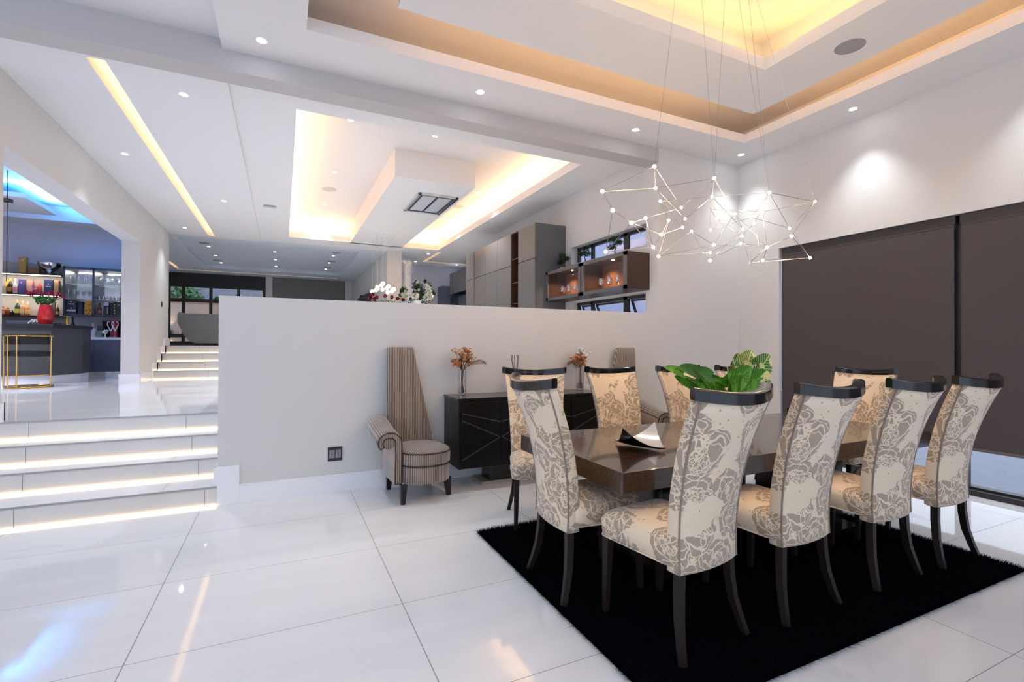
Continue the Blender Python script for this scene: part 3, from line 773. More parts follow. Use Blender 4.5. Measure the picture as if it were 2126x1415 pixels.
MB().lathe([(0.06, 0), (0.10, 0.01), (0.13, 0.08), (0.14, 0.17), (0.13, 0.175), (0.11, 0.13)], n=24).build('bowl', BLACK, t, smooth=True)
LV = []
gp = random.Random(12)
for k in range(11):          # long green leaves sweeping to the left
    u = k/10
    LV.append(((-0.53+0.42*u+gp.uniform(-.02, .02), gp.uniform(-0.12, 0.12), 0.47-0.10*u+gp.uniform(-.03, .06)), gp.uniform(0.17, 0.24), gp.uniform(0.04, 0.065), (BLEAF, LEAF)[k % 2], 'L'))
for tx, tz, L_, W_, m_ in ((-0.04, 0.50, .20, .085, VLEAF), (0.06, 0.56, .20, .085, VLEAF), (0.11, 0.54, .20, .10, VLEAF2), (0.22, 0.60, .22, .10, VLEAF), (0.30, 0.62, .24, .11, VLEAF2), (0.38, 0.585, .24, .11, VLEAF),
        (0.45, 0.52, .24, .105, VLEAF), (0.46, 0.44, .22, .09, VLEAF2), (0.34, 0.47, .27, .10, BLEAF), (0.16, 0.50, .24, .09, BLEAF), (0.04, 0.44, .20, .08, BLEAF), (0.26, 0.40, .22, .08, VLEAF), (0.40, 0.37, .22, .06, VLEAF2), (-0.06, 0.40, .18, .08, BLEAF)):
    LV.append(((tx, gp.uniform(-.12, .08) if m_ is not BLEAF else -0.13, tz), L_, W_, m_, 'R'))
for i, (tip, L_, W_, m_, sd) in enumerate(LV):
    tip = Vector(tip)
    if sd == 'L': dr = Vector((-0.93, tip.y*0.6, 0.28+gp.uniform(-.1, .15))).normalized()
    else: dr = Vector((tip.x-0.12, tip.y*0.4, 0.20+0.25*gp.random())).normalized()
    if m_ is BLEAF and sd == 'R': dr = Vector((0.75 if tip.x > 0.1 else -0.3, -0.25, 0.55)).normalized()
    base = tip-dr*L_
    face = Vector((0.15, -0.95, 0.30+gp.uniform(-.2, .4)))
    zax = (face-dr*face.dot(dr)).normalized(); yax = zax.cross(dr)
    vs, fs = leaf_mesh(L_, W_, fold=0.18, curl=gp.uniform(-.15, .25))
    o = MB().add(vs, fs).build('leaf', m_, t, smooth='all')
    M3 = Matrix((dr, yax, zax)).transposed().to_4x4(); M3.translation = base; o.matrix_local = M3
    MB().tube([(base.x*0.1, base.y*0.1, 0.12), (base.x*0.45, base.y*0.4, 0.14+base.z*0.35), tuple(base+dr*L_*0.22)], 0.004, 6).build('stem', LEAF, t)

# ================================================================ SIDEBOARD WALL
t = thing('sideboard', 'black sideboard with crossing diagonal bars on its doors against the half wall', 'sideboard', (2.39, 4.685, 0))
MB().box(-0.85, 0.85, -0.225, 0.235, 0.205, 0.885).build('body', mat('black_oak', (0.006, 0.005, 0.005), 0.3, spec=0.3), t, bevel=0.003)
MB().box(-0.86, 0.86, -0.235, 0.235, 0.868, 0.888).build('top', BLACK, t, bevel=0.002)
for k in range(4):
    xc = -0.62+0.413*k
    d = MB().box(-0.2035, 0.2035, -0.018, 0, -0.30, 0.30).build('door', mat('black_oak', ()), t, loc=(xc, -0.225, 0.545), bevel=0.002)
    s_ = 1 if k % 2 == 0 else -1
    m = MB(); bars = [((-0.2*s_, 0.20), (0.2*s_, 0.10)), ((-0.2*s_, 0.13), (0.2*s_, -0.05)), ((-0.2*s_, -0.25), (0.2*s_, -0.05))]
    for a, b2 in bars: m.bar([(a[0], -0.02, a[1]), (b2[0], -0.02, b2[1])], 0.012, 0.010, up=(0, 1, 0))
    m.build('inlay_bar', mat('pewter_bar', (0.10, 0.09, 0.09), 0.3, metal=0.7), d)
for sx in (-1, 1): MB().box(sx*0.36-0.11, sx*0.36+0.11, -0.10, 0.12, 0.025, 0.205).build('pedestal', BLACK, t)
MB().box(-0.57, 0.57, -0.12, 0.16, 0, 0.028).build('base_plate', mat('brushed_steel', (0.42, 0.35, 0.29), 0.35, metal=0.4), t)

DRYM = [mat('dried_rust', (0.42, 0.16, 0.06), 0.8, var=0.3, vscale=20), mat('dried_cream', (0.62, 0.45, 0.30), 0.8), mat('dried_white', (0.6, 0.55, 0.5), 0.8), mat('pampas_brown', (0.25, 0.12, 0.07), 0.9)]
def vase_and_flowers(x, y, lv, lf, seed, style):
    z0 = 0.888
    v = thing('glass_vase', lv, 'vase', (x, y, z0))
    L = [rrect(2*r, 2*r, 0.008, 2, z=z) for r, z in ((0.036, 0), (0.036, 0.025), (0.038, 0.27), (0.034, 0.27), (0.032, 0.03), (0.03, 0.024))]
    MB().loft(L).build('body', THIN, v, smooth=True)
    MB().loft([rrect(0.06, 0.06, 0.006, 2, z=z) for z in (0.027, 0.09)]).build('water', mat('water', (1, 1, 1), 0.0, trans=1, ior=1.33), v)
    g = random.Random(seed)
    f = thing('dried_flowers', lf, 'flowers', (x, y, z0+0.03))
    heads = []
    for i in range(17):
        a = g.uniform(0, 2*PI); R = g.uniform(0.015, 0.095 if style == 0 else 0.09); hx = R*math.cos(a)*1.1; hy = R*math.sin(a)*0.6; hz = g.uniform(0.30, 0.44)
        heads.append((hx, hy, hz))
        MB().tube([(g.uniform(-.018, .018), g.uniform(-.018, .018), 0.002), (g.uniform(-.015, .015), g.uniform(-.012, .012), 0.22), (hx, hy, hz)], 0.0028, 5).build('stem', STEM, f)
        m_ = DRYM[0] if (i % 2 == 0) else DRYM[1]
        if style == 1: m_ = DRYM[2] if hz > 0.38 else DRYM[0]
        cl = MB()
        for k in range(9):
            c = Vector((g.gauss(0, .018), g.gauss(0, .018), g.gauss(0, .018))); ax = Vector((g.gauss(0, 1), g.gauss(0, 1), g.gauss(0, 1))).normalized(); pb = ax.orthogonal().normalized(); s1 = g.uniform(.016, .032); nn = ax.cross(pb)*s1*0.5
            cl.add([c-ax*s1, c-ax*s1*.3+pb*s1*.8+nn, c+ax*s1, c-ax*s1*.3-pb*s1*.8+nn, c], [(0, 1, 4), (1, 2, 4), (2, 3, 4), (3, 0, 4)])
        cl.build('flower_head', m_, f, loc=(hx, hy, hz))
    pl = MB(); side = 1 if style == 0 else -1
    for i in range(620):
        u = g.random()**0.8; px_ = side*(0.05+0.20*u) if style == 0 else side*(0.03+0.12*u); pz_ = 0.27+0.07*math.sin(u*2.4)-0.02*u
        if style == 1: pz_ -= 0.02
        q = Vector((px_+g.gauss(0, .004), g.gauss(0, .008), pz_)); e = q+Vector((side*g.uniform(.01, .045), g.gauss(0, .014), g.uniform(-.055, .02)))
        pl.add([q, q+Vector((0, 0.0015, 0.0015)), e], [(0, 1, 2)])
    MB_ = pl.build('pampas_plume', DRYM[3], f)
    MB().tube([(0, 0, .05), (side*.01, 0, .22), (side*.08, 0, .29), (side*(.24 if style == 0 else .14), 0, .30 if style == 0 else .28)], .0025, 5).build('stem', STEM, f)
vase_and_flowers(1.665, 4.72, 'clear square glass vase at the left end of the sideboard', 'dried rust and cream flowers with a brown plume, left vase on the sideboard', 3, 0)
vase_and_flowers(3.09, 4.72, 'clear square glass vase at the right of the sideboard beside the tall armchair', 'dried rust and white flowers in the right vase on the sideboard', 9, 1)
t = thing('twig_pot', 'dark pot with short black twigs on the sideboard behind the left dining chairs', 'vase', (2.27, 4.72, 0.888))
MB().lathe([(0.03, 0), (0.05, 0.02), (0.055, 0.12), (0.03, 0.2), (0.025, 0.21), (0.02, 0.2)], n=16).build('pot', BLACK, t, smooth=True)
for dx in (-0.05, -0.035, -0.01, 0.03, 0.045): MB().tube([(0, 0, 0.1), (dx, 0.01, 0.40+abs(dx)*0.3)], 0.0035, 5).build('twig', BLKM, t)

# ---- tall striped armchairs
def make_throne(mir):
    """asymmetric armchair, one rolled arm; mir=-1 arm at left, +1 arm at right"""
    t = thing('tall_armchair', 'x', 'armchair'); s_ = -mir      # s_: direction away from the arm
    X = lambda v: v*s_
    # drum and cushion
    def ell(z, g=0.0):
        pts = []
        for k in range(36):
            a = 2*PI*k/36; c_, n_ = math.cos(a), math.sin(a)
            x = (0.245+g)*math.copysign(abs(c_)**0.8, c_); y = (0.30+g)*math.copysign(abs(n_)**0.85, n_)
            pts.append((X(x+0.03), y-0.09, z))
        return pts
    MB().loft([ell(0.165, -.01), ell(0.17), ell(0.31, 0.002), ell(0.325, -.008)]).build('seat_base', STRIPE, t, smooth='all')
    cu = MB().loft([ell(0.325, -.01), ell(0.335, 0.006), ell(0.42, 0.008), ell(0.445, -.005), ell(0.462, -.05), ell(0.468, -.12)]).build('seat_cushion', STRIPE, t, smooth='all')
    for z, g in ((0.325, 0.004), (0.437, 0.007)):
        p = ell(z, g); MB().tube(p+[p[0]], 0.006, 6).build('piping', mat('dark_piping', (0.04, 0.025, 0.02), 0.6), cu)
    # backrest
    L = []
    for i in range(15):
        v = i/14; z = 0.17+1.205*v
        xl = -0.235+0.01*v; xr = 0.235 if z < 0.45 else 0.235-(0.20)*((z-0.45)/0.925)**1.0
        if i == 14: z += 0.0
        cx = (xl+xr)/2; wd = xr-xl; th = 0.10-0.025*v; cy = 0.17+0.045*v
        L.append([(X(p[0]), p[1], z) for p in rrect(wd, th, th*0.35, 4, cx, cy)])
    p = rrect(0.24, 0.045, 0.02, 4, (L[-1][0][0]+L[-1][len(L[-1])//2][0])/2*s_*1.0, 0.215)
    L.append([(X(q[0]), q[1], 1.385) for q in p])
    MB().loft(L).build('backrest', STRIPE, t, smooth='all')
    # rolled arm: strip section swept front to back
    path = [(-0.235, 0.17), (-0.235, 0.30), (-0.230, 0.42), (-0.234, 0.50)]+[(-0.318+0.085*math.cos(a)*(1.0-0.10*k/9), 0.560+0.085*math.sin(a)*(1.0-0.10*k/9)) for k, a in enumerate([0.05+0.42*j for j in range(10)])]
    def section(y, lift, grow):
        cl = []; up = []; dn = []
        for i, (a, b2) in enumerate(path):
            p0 = path[max(i-1, 0)]; p1 = path[min(i+1, len(path)-1)]
            d = Vector((p1[0]-p0[0], p1[1]-p0[1])).normalized(); n_ = Vector((-d.y, d.x)); hw = (0.035 if i < 4 else 0.038-0.001*i)+grow
            zz = b2+lift*max(0, (b2-0.4)/0.25)
            up.append((X(a+n_.x*hw), y, zz+n_.y*hw)); dn.append((X(a-n_.x*hw), y, zz-n_.y*hw))
        return up+dn[::-1]
    ar = MB().loft([section(-0.27, -0.035, -0.014), section(-0.255, -0.03, -0.002), section(-0.20, -0.02, 0), section(0.0, 0.015, 0), section(0.17, 0.065, 0), section(0.19, 0.07, -.01)]).build('rolled_arm', STRIPE, t, smooth=True)
    fp = section(-0.272, -0.036, -0.006)
    MB().tube(fp+[fp[0]], 0.0055, 6).build('nailhead_piping', mat('dark_piping', ()), ar)
    MB().tube([(X(-0.318), -0.262, 0.535), (X(-0.318), 0.17, 0.60)], 0.055, 12).build('scroll_core', STRIPE, ar, smooth=True)
    for x, y in ((-0.20, -0.30), (0.24, -0.22), (-0.20, 0.18), (0.20, 0.18)):
        MB().bar([(X(x), y, 0.17), (X(x*1.04), y*1.06, 0)], [0.06, 0.038], [0.06, 0.038], up=(0, 1, 0)).build('leg', BLACK, t)
    return t
a1 = make_throne(-1); a1.location = (1.16, 4.62, 0); a1.rotation_euler = (0, 0, math.radians(3))
a1['label'] = 'tall striped armchair with one rolled arm, left of the sideboard'; a1['group'] = 'pair of tall striped armchairs'
a2 = make_throne(1); a2.location = (3.72, 4.62, 0); a2.rotation_euler = (0, 0, math.radians(-3))
a2['label'] = 'tall striped armchair mostly hidden behind the far dining chairs, right of the sideboard'; a2['group'] = 'pair of tall striped armchairs'

# ================================================================ CHANDELIER
NODES = [(1.949, 2.2, 2.451), (1.546, 2.15, 2.235), (1.54, 2.05, 2.108), (2.223, 2.5, 2.45), (2.493, 2.75, 2.465), (1.702, 2.1, 2.072), (1.926, 2.25, 2.158), (2.843, 2.9, 2.5), (2.618, 2.8, 2.35), (2.983, 3.0, 2.45), (2.562, 2.6, 2.248), (2.138, 2.35, 2.103), (3.155, 3.1, 2.387), (2.295, 2.6, 2.084), (1.679, 2.3, 1.948), (2.207, 2.45, 1.99), (2.538, 2.3, 2.501), (2.846, 2.6, 2.504), (3.158, 2.9, 2.524), (3.284, 2.95, 2.474), (3.322, 3.05, 2.406), (2.864, 2.6, 2.152), (3.046, 2.8, 2.145), (2.664, 2.45, 1.998), (3.435, 2.9, 2.52), (3.169, 2.6, 2.299), (3.586, 2.95, 2.359), (3.507, 2.9, 2.278), (3.701, 2.95, 2.534), (3.294, 2.6, 2.356), (3.911, 3.0, 2.621), (3.068, 2.3, 2.48), (3.955, 2.55, 2.6), (3.994, 2.8, 2.437), (3.015, 2.1, 2.131), (3.113, 2.35, 2.113), (3.262, 2.5, 2.053), (3.587, 2.35, 2.075), (3.431, 2.75, 2.086)]
EDGES = [(0,1),(0,3),(0,7),(1,2),(1,3),(2,5),(2,14),(14,5),(5,6),(5,11),(5,13),(6,13),(6,7),(3,16),(3,9),(4,17),(4,10),(7,16),(7,10),(9,17),(10,11),(8,15),(8,11),(11,13),(13,15),(14,13),
 (15,21),(15,22),(15,12),(12,23),(12,21),(16,17),(16,24),(17,31),(17,19),(17,25),(18,19),(18,30),(19,26),(24,31),(24,35),(24,25),(28,31),(28,33),(29,36),(29,26),(30,32),(30,35),(31,32),
 (31,33),(31,29),(32,33),(32,34),(33,37),(34,37),(34,35),(35,36),(36,37),(38,37),(38,26),(38,35),(21,35),(22,26),(23,25),(21,24),(27,23),(20,28),(8,4),(20,18),(27,35)]
cd = thing('chandelier', 'wire mesh chandelier of thin rods with small glowing bulbs above the dining table', 'chandelier', (2.75, 2.55, 2.0))
cv = Vector((2.75, 2.55, 2.0))
WIRE = mat('chandelier_wire', (0.45, 0.42, 0.40), 0.3, metal=1)
BULB = mat('chandelier_bulb', (1, 0.8, 0.6), emit=(1.0, 0.66, 0.36), es=290)
rod = MB()
for a, b2 in EDGES: rod.tube([Vector(NODES[a])-cv, Vector(NODES[b2])-cv], 0.0018, 5)
ro = rod.build('rod_mesh', WIRE, cd, smooth=True)
bulb0 = None
for i, p in enumerate(NODES):
    if i in (18, 38):
        MB().tube([(0, 0, -0.008), (0, 0, 0.012)], 0.004, 6).build('joint', WIRE, cd, loc=Vector(p)-cv); continue
    if bulb0 is None:
        bulb0 = MB().sphere((0, 0, 0), 0.0095, 10, 6).build('bulb', BULB, cd, smooth=True); b_ = bulb0
    else:
        b_ = bulb0.copy(); COL.objects.link(b_)
    b_.location = Vector(p)-cv
cab = MB()
for i, q in ((0, (2.35, 2.3)), (16, (2.45, 2.4)), (16, (2.75, 2.35)), (31, (2.85, 2.5)), (31, (2.8, 2.35)), (32, (3.1, 2.6))):
    cab.tube([Vector(NODES[i])-cv, Vector((q[0], q[1], 4.58))-cv], 0.0012, 5)
cab.build('hanging_cable', WIRE, cd)
MB().disc((0, -0.1, 2.58), 0.25, 32, 0.04).build('ceiling_plate', CHROME, cd)

# ================================================================ KITCHEN
XF = 3.843
def tall_cab(y0, y1, label, m=CABG):
    t = thing('tall_cabinet', label, 'cabinet', (WX, (y0+y1)/2, 1.36), 0, 'tall kitchen cabinets along the kitchen wall'); h = (y1-y0)/2
    MB().box(-0.585, -0.002, -h, h, 0, 2.12).build('body', CABD, t)
    for z0, z1 in ((0.08, 1.513), (1.525, 2.118)):
        MB().box(-0.607, -0.586, -h+0.003, h-0.003, z0, z1).build('door', m, t, bevel=0.002)
    return t
tall_cab(7.255, 7.90, 'tall grey cabinet nearest the glass wall cabinet')
for y0, y1, l in ((8.21, 8.84, 'tall grey cabinet just beyond the dark open shelves'), (8.84, 9.47, 'tall grey cabinet, second beyond the dark open shelves'),
                  (9.47, 10.11, 'tall grey cabinet, third beyond the dark open shelves'), (10.14, 10.66, 'last tall grey cabinet, past the dark vertical gap')):
    tall_cab(y0, y1, l)
t = thing('open_shelf_unit', 'narrow dark walnut open shelves between the tall grey cabinets', 'shelves', (WX, 8.055, 1.36))
m = MB().box(-0.60, -0.002, -0.155, -0.135, 0, 2.12).box(-0.60, -0.002, 0.135, 0.155, 0, 2.12).box(-0.3, -0.002, -0.135, 0.135, 0, 2.12).box(-0.60, -0.002, -0.135, 0.135, 2.10, 2.12)
m.build('case', WALNUT, t)
for z in (0.45, 0.80, 1.18, 1.62): MB().box(-0.59, -0.3, -0.135, 0.135, z, z+0.018).build('shelf', WALNUT, t)

# glass fronted wall cabinet with glasses
gc = thing('glass_wall_cabinet', 'dark wood wall cabinet with two lit glass doors hung below the strip window', 'cabinet', (WX, 6.185, 2.155))
H = 0.495; m = MB()
m.box(-0.37, -0.002, -1.075, -1.045, 0, H).box(-0.37, -0.002, 1.045, 1.075, 0, H).box(-0.37, -0.002, -1.045, 1.045, 0, 0.025).box(-0.37, -0.002, -1.045, 1.045, H-0.025, H).box(-0.37, -0.002, -0.03, 0.03, 0.025, H-0.025)
m.build('case', WALNUT, gc)
MB().box(-0.015, -0.002, -1.045, 1.045, 0.025, H-0.025).build('back_panel', mat('red_brown_panel', (0.22, 0.09, 0.05), 0.25), gc)
for y0, y1 in ((-1.07, -0.01), (0.01, 1.07)):
    d = MB().box(-0.392, -0.371, y0, y1, 0, 0.05).box(-0.392, -0.371, y0, y1, H-0.05, H).box(-0.392, -0.371, y0, y0+0.06, 0, H).box(-0.392, -0.371, y1-0.06, y1, 0, H).build('door', CABD, gc)
    MB().box(-0.384, -0.380, y0+.055, y1-.055, 0.045, H-0.045).build('pane', PANE, d)
    MB().box(-0.10, -0.02, y0+0.1, y0+0.3, 0.33, 0.46).build('reflection_panel', mat('cream_reflection', (0.7, 0.62, 0.5), 0.5), gc)  # solid cream box standing in for a reflection seen in the cabinet
    MB().disc((-0.2, (y0+y1)/2, H-0.032), 0.02, 12, 0.006).build('lamp', LEDN, gc)
    for dy in (-0.25, 0.25): spot((WX-0.2, 6.185+(y0+y1)/2+dy, 2.155+H-0.035), 14, 2.3, color=(1, 0.72, 0.45), radius=0.02)
gob = thing('wine_glass', 'x', 'glass', group='stemmed glasses in the lit wall cabinet')
MB().lathe([(0.031, 0), (0.031, 0.003), (0.005, 0.01), (0.004, 0.075), (0.012, 0.085), (0.034, 0.115), (0.037, 0.15), (0.031, 0.20), (0.029, 0.20), (0.034, 0.15), (0.031, 0.118), (0.010, 0.09)], n=14).build('bowl', THIN, gob, smooth=True)
k = 0
for side, ys in (('right', (5.25, 5.34, 5.44, 5.53, 5.63, 5.72, 5.82, 5.91)), ('left', (6.32, 6.41, 6.51, 6.60, 6.70, 6.79, 6.89, 6.98))):
    for j, y in enumerate(ys):
        lab = 'stemmed wine glass behind the %s pane of the wall cabinet, %s from the near end' % (side, ('first', 'second', 'third', 'fourth', 'fifth', 'sixth', 'seventh', 'eighth')[j])
        loc = (WX-0.28+0.09*(j % 2), y, 2.181)
        if k == 0: gob.location = loc; gob['label'] = lab
        else: copy_tree(gob, lab, loc)
        k += 1
def bonsai(y, label, seed, sh):
    t = thing('bonsai', label, 'plant', (WX-0.17, y, 2.651)); t['group'] = 'bonsai trees on the wall cabinet'
    MB().lathe([(0.05, 0), (0.055, 0.005), (0.062, 0.055), (0.064, 0.06), (0.055, 0.058)], n=18).build('pot', WHITE, t, smooth=True)
    MB().tube([(0, 0, 0.05), (0.0, sh*0.02, 0.10), (0, -sh*0.01, 0.14), (0, sh*0.03, 0.18)], [0.014, 0.010, 0.008, 0.006], 7).build('trunk', STEM, t, smooth=True)
    f = MB(); 
    for cx, cz, r in ((0.0, 0.21, 0.07), (0.07*sh, 0.16, 0.055), (-0.07*sh, 0.19, 0.05), (0.03*sh, 0.26, 0.045)):
        c_ = leaf_cloud(230, r*1.2, r*1.5, r*0.8, 0.015, seed); seed += 1
        f.add([(v[0], v[1]+cx*1.25, v[2]+cz*1.08) for v in c_.v], c_.f)
    f.build('foliage', LEAFD, t)
bonsai(5.63, 'bonsai in a white pot, nearest one on the wall cabinet', 50, 1)
bonsai(6.41, 'bonsai in a white pot in the middle of the wall cabinet top', 60, -1)
bonsai(7.05, 'bonsai in a white pot at the far end of the wall cabinet top', 70, 1)

# hood in the ceiling box
t = thing('ceiling_hood', 'flush steel framed extractor with two glass panels in the ceiling box', 'extractor', (2.41, 8.64, 3.97))
MB().box(-0.35, 0.35, -0.58, -0.53, -0.03, 0).box(-0.35, 0.35, 0.53, 0.58, -0.03, 0).box(-0.35, -0.30, -0.58, 0.58, -0.03, 0).box(0.30, 0.35, -0.58, 0.58, -0.03, 0).build('frame', CHROME, t, bevel=0.004)
MB().box(-0.30, 0.30, -0.53, 0.53, -0.008, -0.001).build('dark_recess', BLKM, t)
for sx in (-1, 1): MB().box(sx*0.14-0.115, sx*0.14+0.115, -0.47, 0.47, -0.02, -0.009).build('glass_panel', mat('frosted_panel', (0.55, 0.58, 0.62), 0.12), t)

# cluster pendants
k = 0
for i in range(4):
    for j in range(3):
        x = 1.98+0.125*i+(0.03 if j == 1 else 0); y = 11.5+0.38*j; z = 2.70+0.12*((i*2+j*3) % 3)/2
        lab = 'small glowing glass globe pendant in the kitchen cluster, row %d of three, %s from left' % (j+1, ordn[i])
        lab = lab.replace('row 1', 'front row').replace('row 2', 'middle row').replace('row 3', 'back row')
        if k == 0:
            pd = thing('globe_pendant', lab, 'pendant lamp', (x, y, z), group='cluster of globe pendants over the kitchen')
            MB().sphere((0, 0, 0), 0.048, 16, 10).build('globe', mat('frosted_globe', (1, 0.9, 0.8), 0.3, emit=(1, 0.76, 0.55), es=2.2), pd, smooth=True)
            MB().tube([(0, 0, 0.05), (0, 0, 0.085)], 0.012, 8).build('cap', CHROME, pd)
            MB().tube([(0, 0, 0.08), (0, 0, 1.2)], 0.0018, 5).build('cord', mat('pale_cord', (0.6, 0.55, 0.5), 0.6), pd)
            MB().disc((0, 0, 1.2), 0.012, 10, 0.01).build('ceiling_cap', CHROME, pd)
        else: pd2 = copy_tree(pd, lab, (x, y, z))
        tgt = pd if k == 0 else pd2
        for c_ in kids(tgt):
            if c_.name.startswith('cord') or c_.name.startswith('ceiling_cap'):
                if c_.name.startswith('cord'): c_.scale = (1, 1, 1); c_.scale.z = (3.97-z)/1.2; c_.location.z = 0.08*(1-c_.scale.z)
                else: c_.location.z = (3.962-z)-1.2
        k += 1

# island with flowers
t = thing('kitchen_island', 'kitchen island mostly hidden behind the half wall, carrying the flowers', 'island', (2.3, 10.6, 1.36))
MB().box(-1.0, 1.0, -0.45, 0.45, 0, 0.80).build('body', CABD, t)
MB().box(-1.05, 1.05, -0.5, 0.5, 0.80, 0.83).build('worktop', WHITE, t)
ZI = 2.191
t = thing('flower_arrangement', 'large white flower and leaf arrangement with a tall white plume on the kitchen island', 'flowers', (2.62, 10.45, ZI))
MB().lathe([(0.08, 0), (0.10, 0.01), (0.12, 0.12), (0.10, 0.17), (0.09, 0.17)], n=18).build('vase', WHITE, t, smooth=True)
g = random.Random(4); m = MB()
for (cx, cz, r, n) in ((0.08, 0.35, 0.17, 240), (0.02, 0.5, 0.12, 120), (-0.27, 0.38, 0.09, 90), (-0.3, 0.25, 0.10, 60), (0.36, 0.35, 0.1, 90), (0.2, 0.2, 0.18, 120), (-0.1, 0.18, 0.14, 80), (0.2, 0.6, 0.04, 30), (0.28, 0.5, 0.08, 50)):
    c_ = leaf_cloud(n, r, r*0.6, r, 0.035, g.randint(1, 999)); m.add([(v[0]+cx, v[1], v[2]+cz) for v in c_.v], c_.f)
m.build('foliage', LEAFD, t)
m = MB()
for i in range(900):
    u = g.random(); x = -0.19+0.03*g.gauss(0, 1)-0.16*max(0, u-0.55)*(1 if g.random() < 0.35 else -0.35); z = 0.22+0.78*u
    q = Vector((x+g.gauss(0, .012+.02*u), g.gauss(0, .03), z)); e = q+Vector((g.gauss(0, .022), g.gauss(0, .02), g.uniform(.03, .09)))
    m.add([q, q+Vector((0.004, 0, 0)), e], [(0, 1, 2)])
m.build('white_plume', mat('white_feather', (0.85, 0.8, 0.74), 0.9), t)
def blossom(cx, cz, r, m_, par, y=-0.08, n=40, name='blossom'):
    b_ = MB()
    for i in range(n):
        a = Vector((g.gauss(0, 1), g.gauss(0, .7)-0.5, g.gauss(0, 1))).normalized(); pb = a.orthogonal().normalized(); q = a.cross(pb)
        s1 = r*g.uniform(.7, 1.0); wv = r*0.28
        b_.add([a*r*0.15, a*s1*0.7+pb*wv, a*s1+q*wv*0.3, a*s1*0.7-pb*wv], [(0, 1, 2, 3)])
    return b_.build(name, m_, par, loc=(cx, y, cz))
WP = mat('white_petal', (0.82, 0.80, 0.72), 0.6); RP = mat('dark_red_petal', (0.26, 0.008, 0.012), 0.5)
for cx, cz, r in ((-0.26, 0.24, 0.10), (-0.05, 0.26, 0.09), (0.26, 0.27, 0.11), (0.20, 0.22, 0.08), (0.24, 0.45, 0.07), (0.27, 0.38, 0.06), (0.0, 0.56, 0.03), (0.04, 0.4, 0.03), (0.22, 0.52, 0.04), (-0.26, 0.36, 0.03)):
    blossom(cx, cz, r*1.15, WP, t, n=80)
t = thing('red_roses', 'low bunch of dark red roses on the kitchen island left of the white flowers', 'flowers', (1.93, 10.35, ZI))
MB().lathe([(0.05, 0), (0.07, 0.01), (0.08, 0.07), (0.06, 0.09)], n=16).build('bowl', WHITE, t, smooth=True)
for cx, cz in ((-0.30, 0.17), (-0.25, 0.24), (-0.17, 0.18), (0.0, 0.22), (0.14, 0.20), (0.26, 0.17), (0.38, 0.15), (-0.22, 0.14)):
    MB().tube([(0, 0, 0.05), (cx*0.6, 0, 0.09), (cx, -0.02, cz)], 0.004, 5).build('stem', LEAFD, t)
    blossom(cx, cz+0.01, 0.052, RP, t, y=-0.03, n=60)
c_ = leaf_cloud(60, 0.32, 0.06, 0.04, 0.022, 77)
m = MB(); m.add([(v[0]+0.04, v[1], v[2]+0.11) for v in c_.v], c_.f); m.build('leaves', LEAFD, t)

# rear kitchen wall units
t = thing('wall_unit', 'dark wall cabinets with a slim vertical gap at the rear right of the kitchen', 'cabinet', (5.49, 13.8, 1.36))
MB().box(-0.6, 0, -1.3, 1.25, 1.69, 2.32).build('body', CABD, t)
MID = mat('mid_grey_door', (0.16, 0.155, 0.165), 0.35)
for y0, y1 in ((0.98, 1.245), (0.40, 0.93), (-0.18, 0.395), (-0.75, -0.185)): MB().box(-0.622, -0.602, y0, y1, 1.66, 2.32).build('door', MID, t)
t = thing('built_in_oven_tower', 'dark glossy oven and appliance bank below the rear wall cabinets', 'oven', (5.49, 13.8, 1.36))
MB().box(-0.58, 0, -1.3, 1.25, 0, 1.55).build('body', BLACK, t)
for y0, y1 in ((0.80, 1.2), (0.20, 0.78), (-0.4, 0.18)): MB().box(-0.60, -0.582, y0, y1, 0.75, 1.5).build('oven_door', mat('dark_glass', (0.02, 0.025, 0.035), 0.05), t)
t = thing('tall_fridge', 'tall slate blue fridge cabinet standing against the rear kitchen wall', 'fridge', (5.0, 15.28, 1.36))
MB().box(-0.38, 0.45, -0.21, 0.20, 0, 1.93).build('body', mat('fridge_blue', (0.13, 0.16, 0.24), 0.3), t, bevel=0.004)
MB().box(-0.40, -0.382, -0.20, 0.19, 0.05, 1.92).build('door', CABN, t)
# media panel in the lounge
t = thing('fireplace_panel', 'dark wall panel with small ornaments on the right wall of the lounge', 'panel', (2.56, 17.4, 2.2))
MB().box(-0.12, -0.001, -1.4, 0.95, -0.84, 0.85).build('panel', mat('charcoal_panel', (0.05, 0.045, 0.045), 0.5), t)
MB().sphere((-0.06, 0.3, 0.88), 0.05, 10, 6).build('ornament', BLACK, t, smooth=True)
# sofa seen from behind
t = thing('sofa', 'grey curved back sofa standing at the top of the far stairs', 'sofa', (-1.45, 15.5, 1.36))
L = []
for k in range(17):
    u = k/16; x = -1.08+2.2*u
    e = max(0.0, 1-(u*2.2/0.42)) if u < 0.5 else max(0, 1-((1-u)*2.2/0.42))
    zb = 0.05+0.55*e**2.2; tk = 0.12
    L.append([(x, -0.02-0.0*e, zb), (x, -0.04, zb+0.25), (x, -0.02, 0.84), (x, 0.03, 0.86), (x, 0.16, 0.84), (x, 0.20, zb+0.3), (x, 0.16, zb)])
MB().loft(L).build('back', SOFA, t, smooth=True)
MB().box(-0.75, 0.8, 0.15, 0.95, 0.06, 0.42).build('seat', SOFA, t, bevel=0.05)
MB().box(-0.7, 0.75, 0.03, 0.85, 0.0, 0.055).build('plinth', BLKM, t)

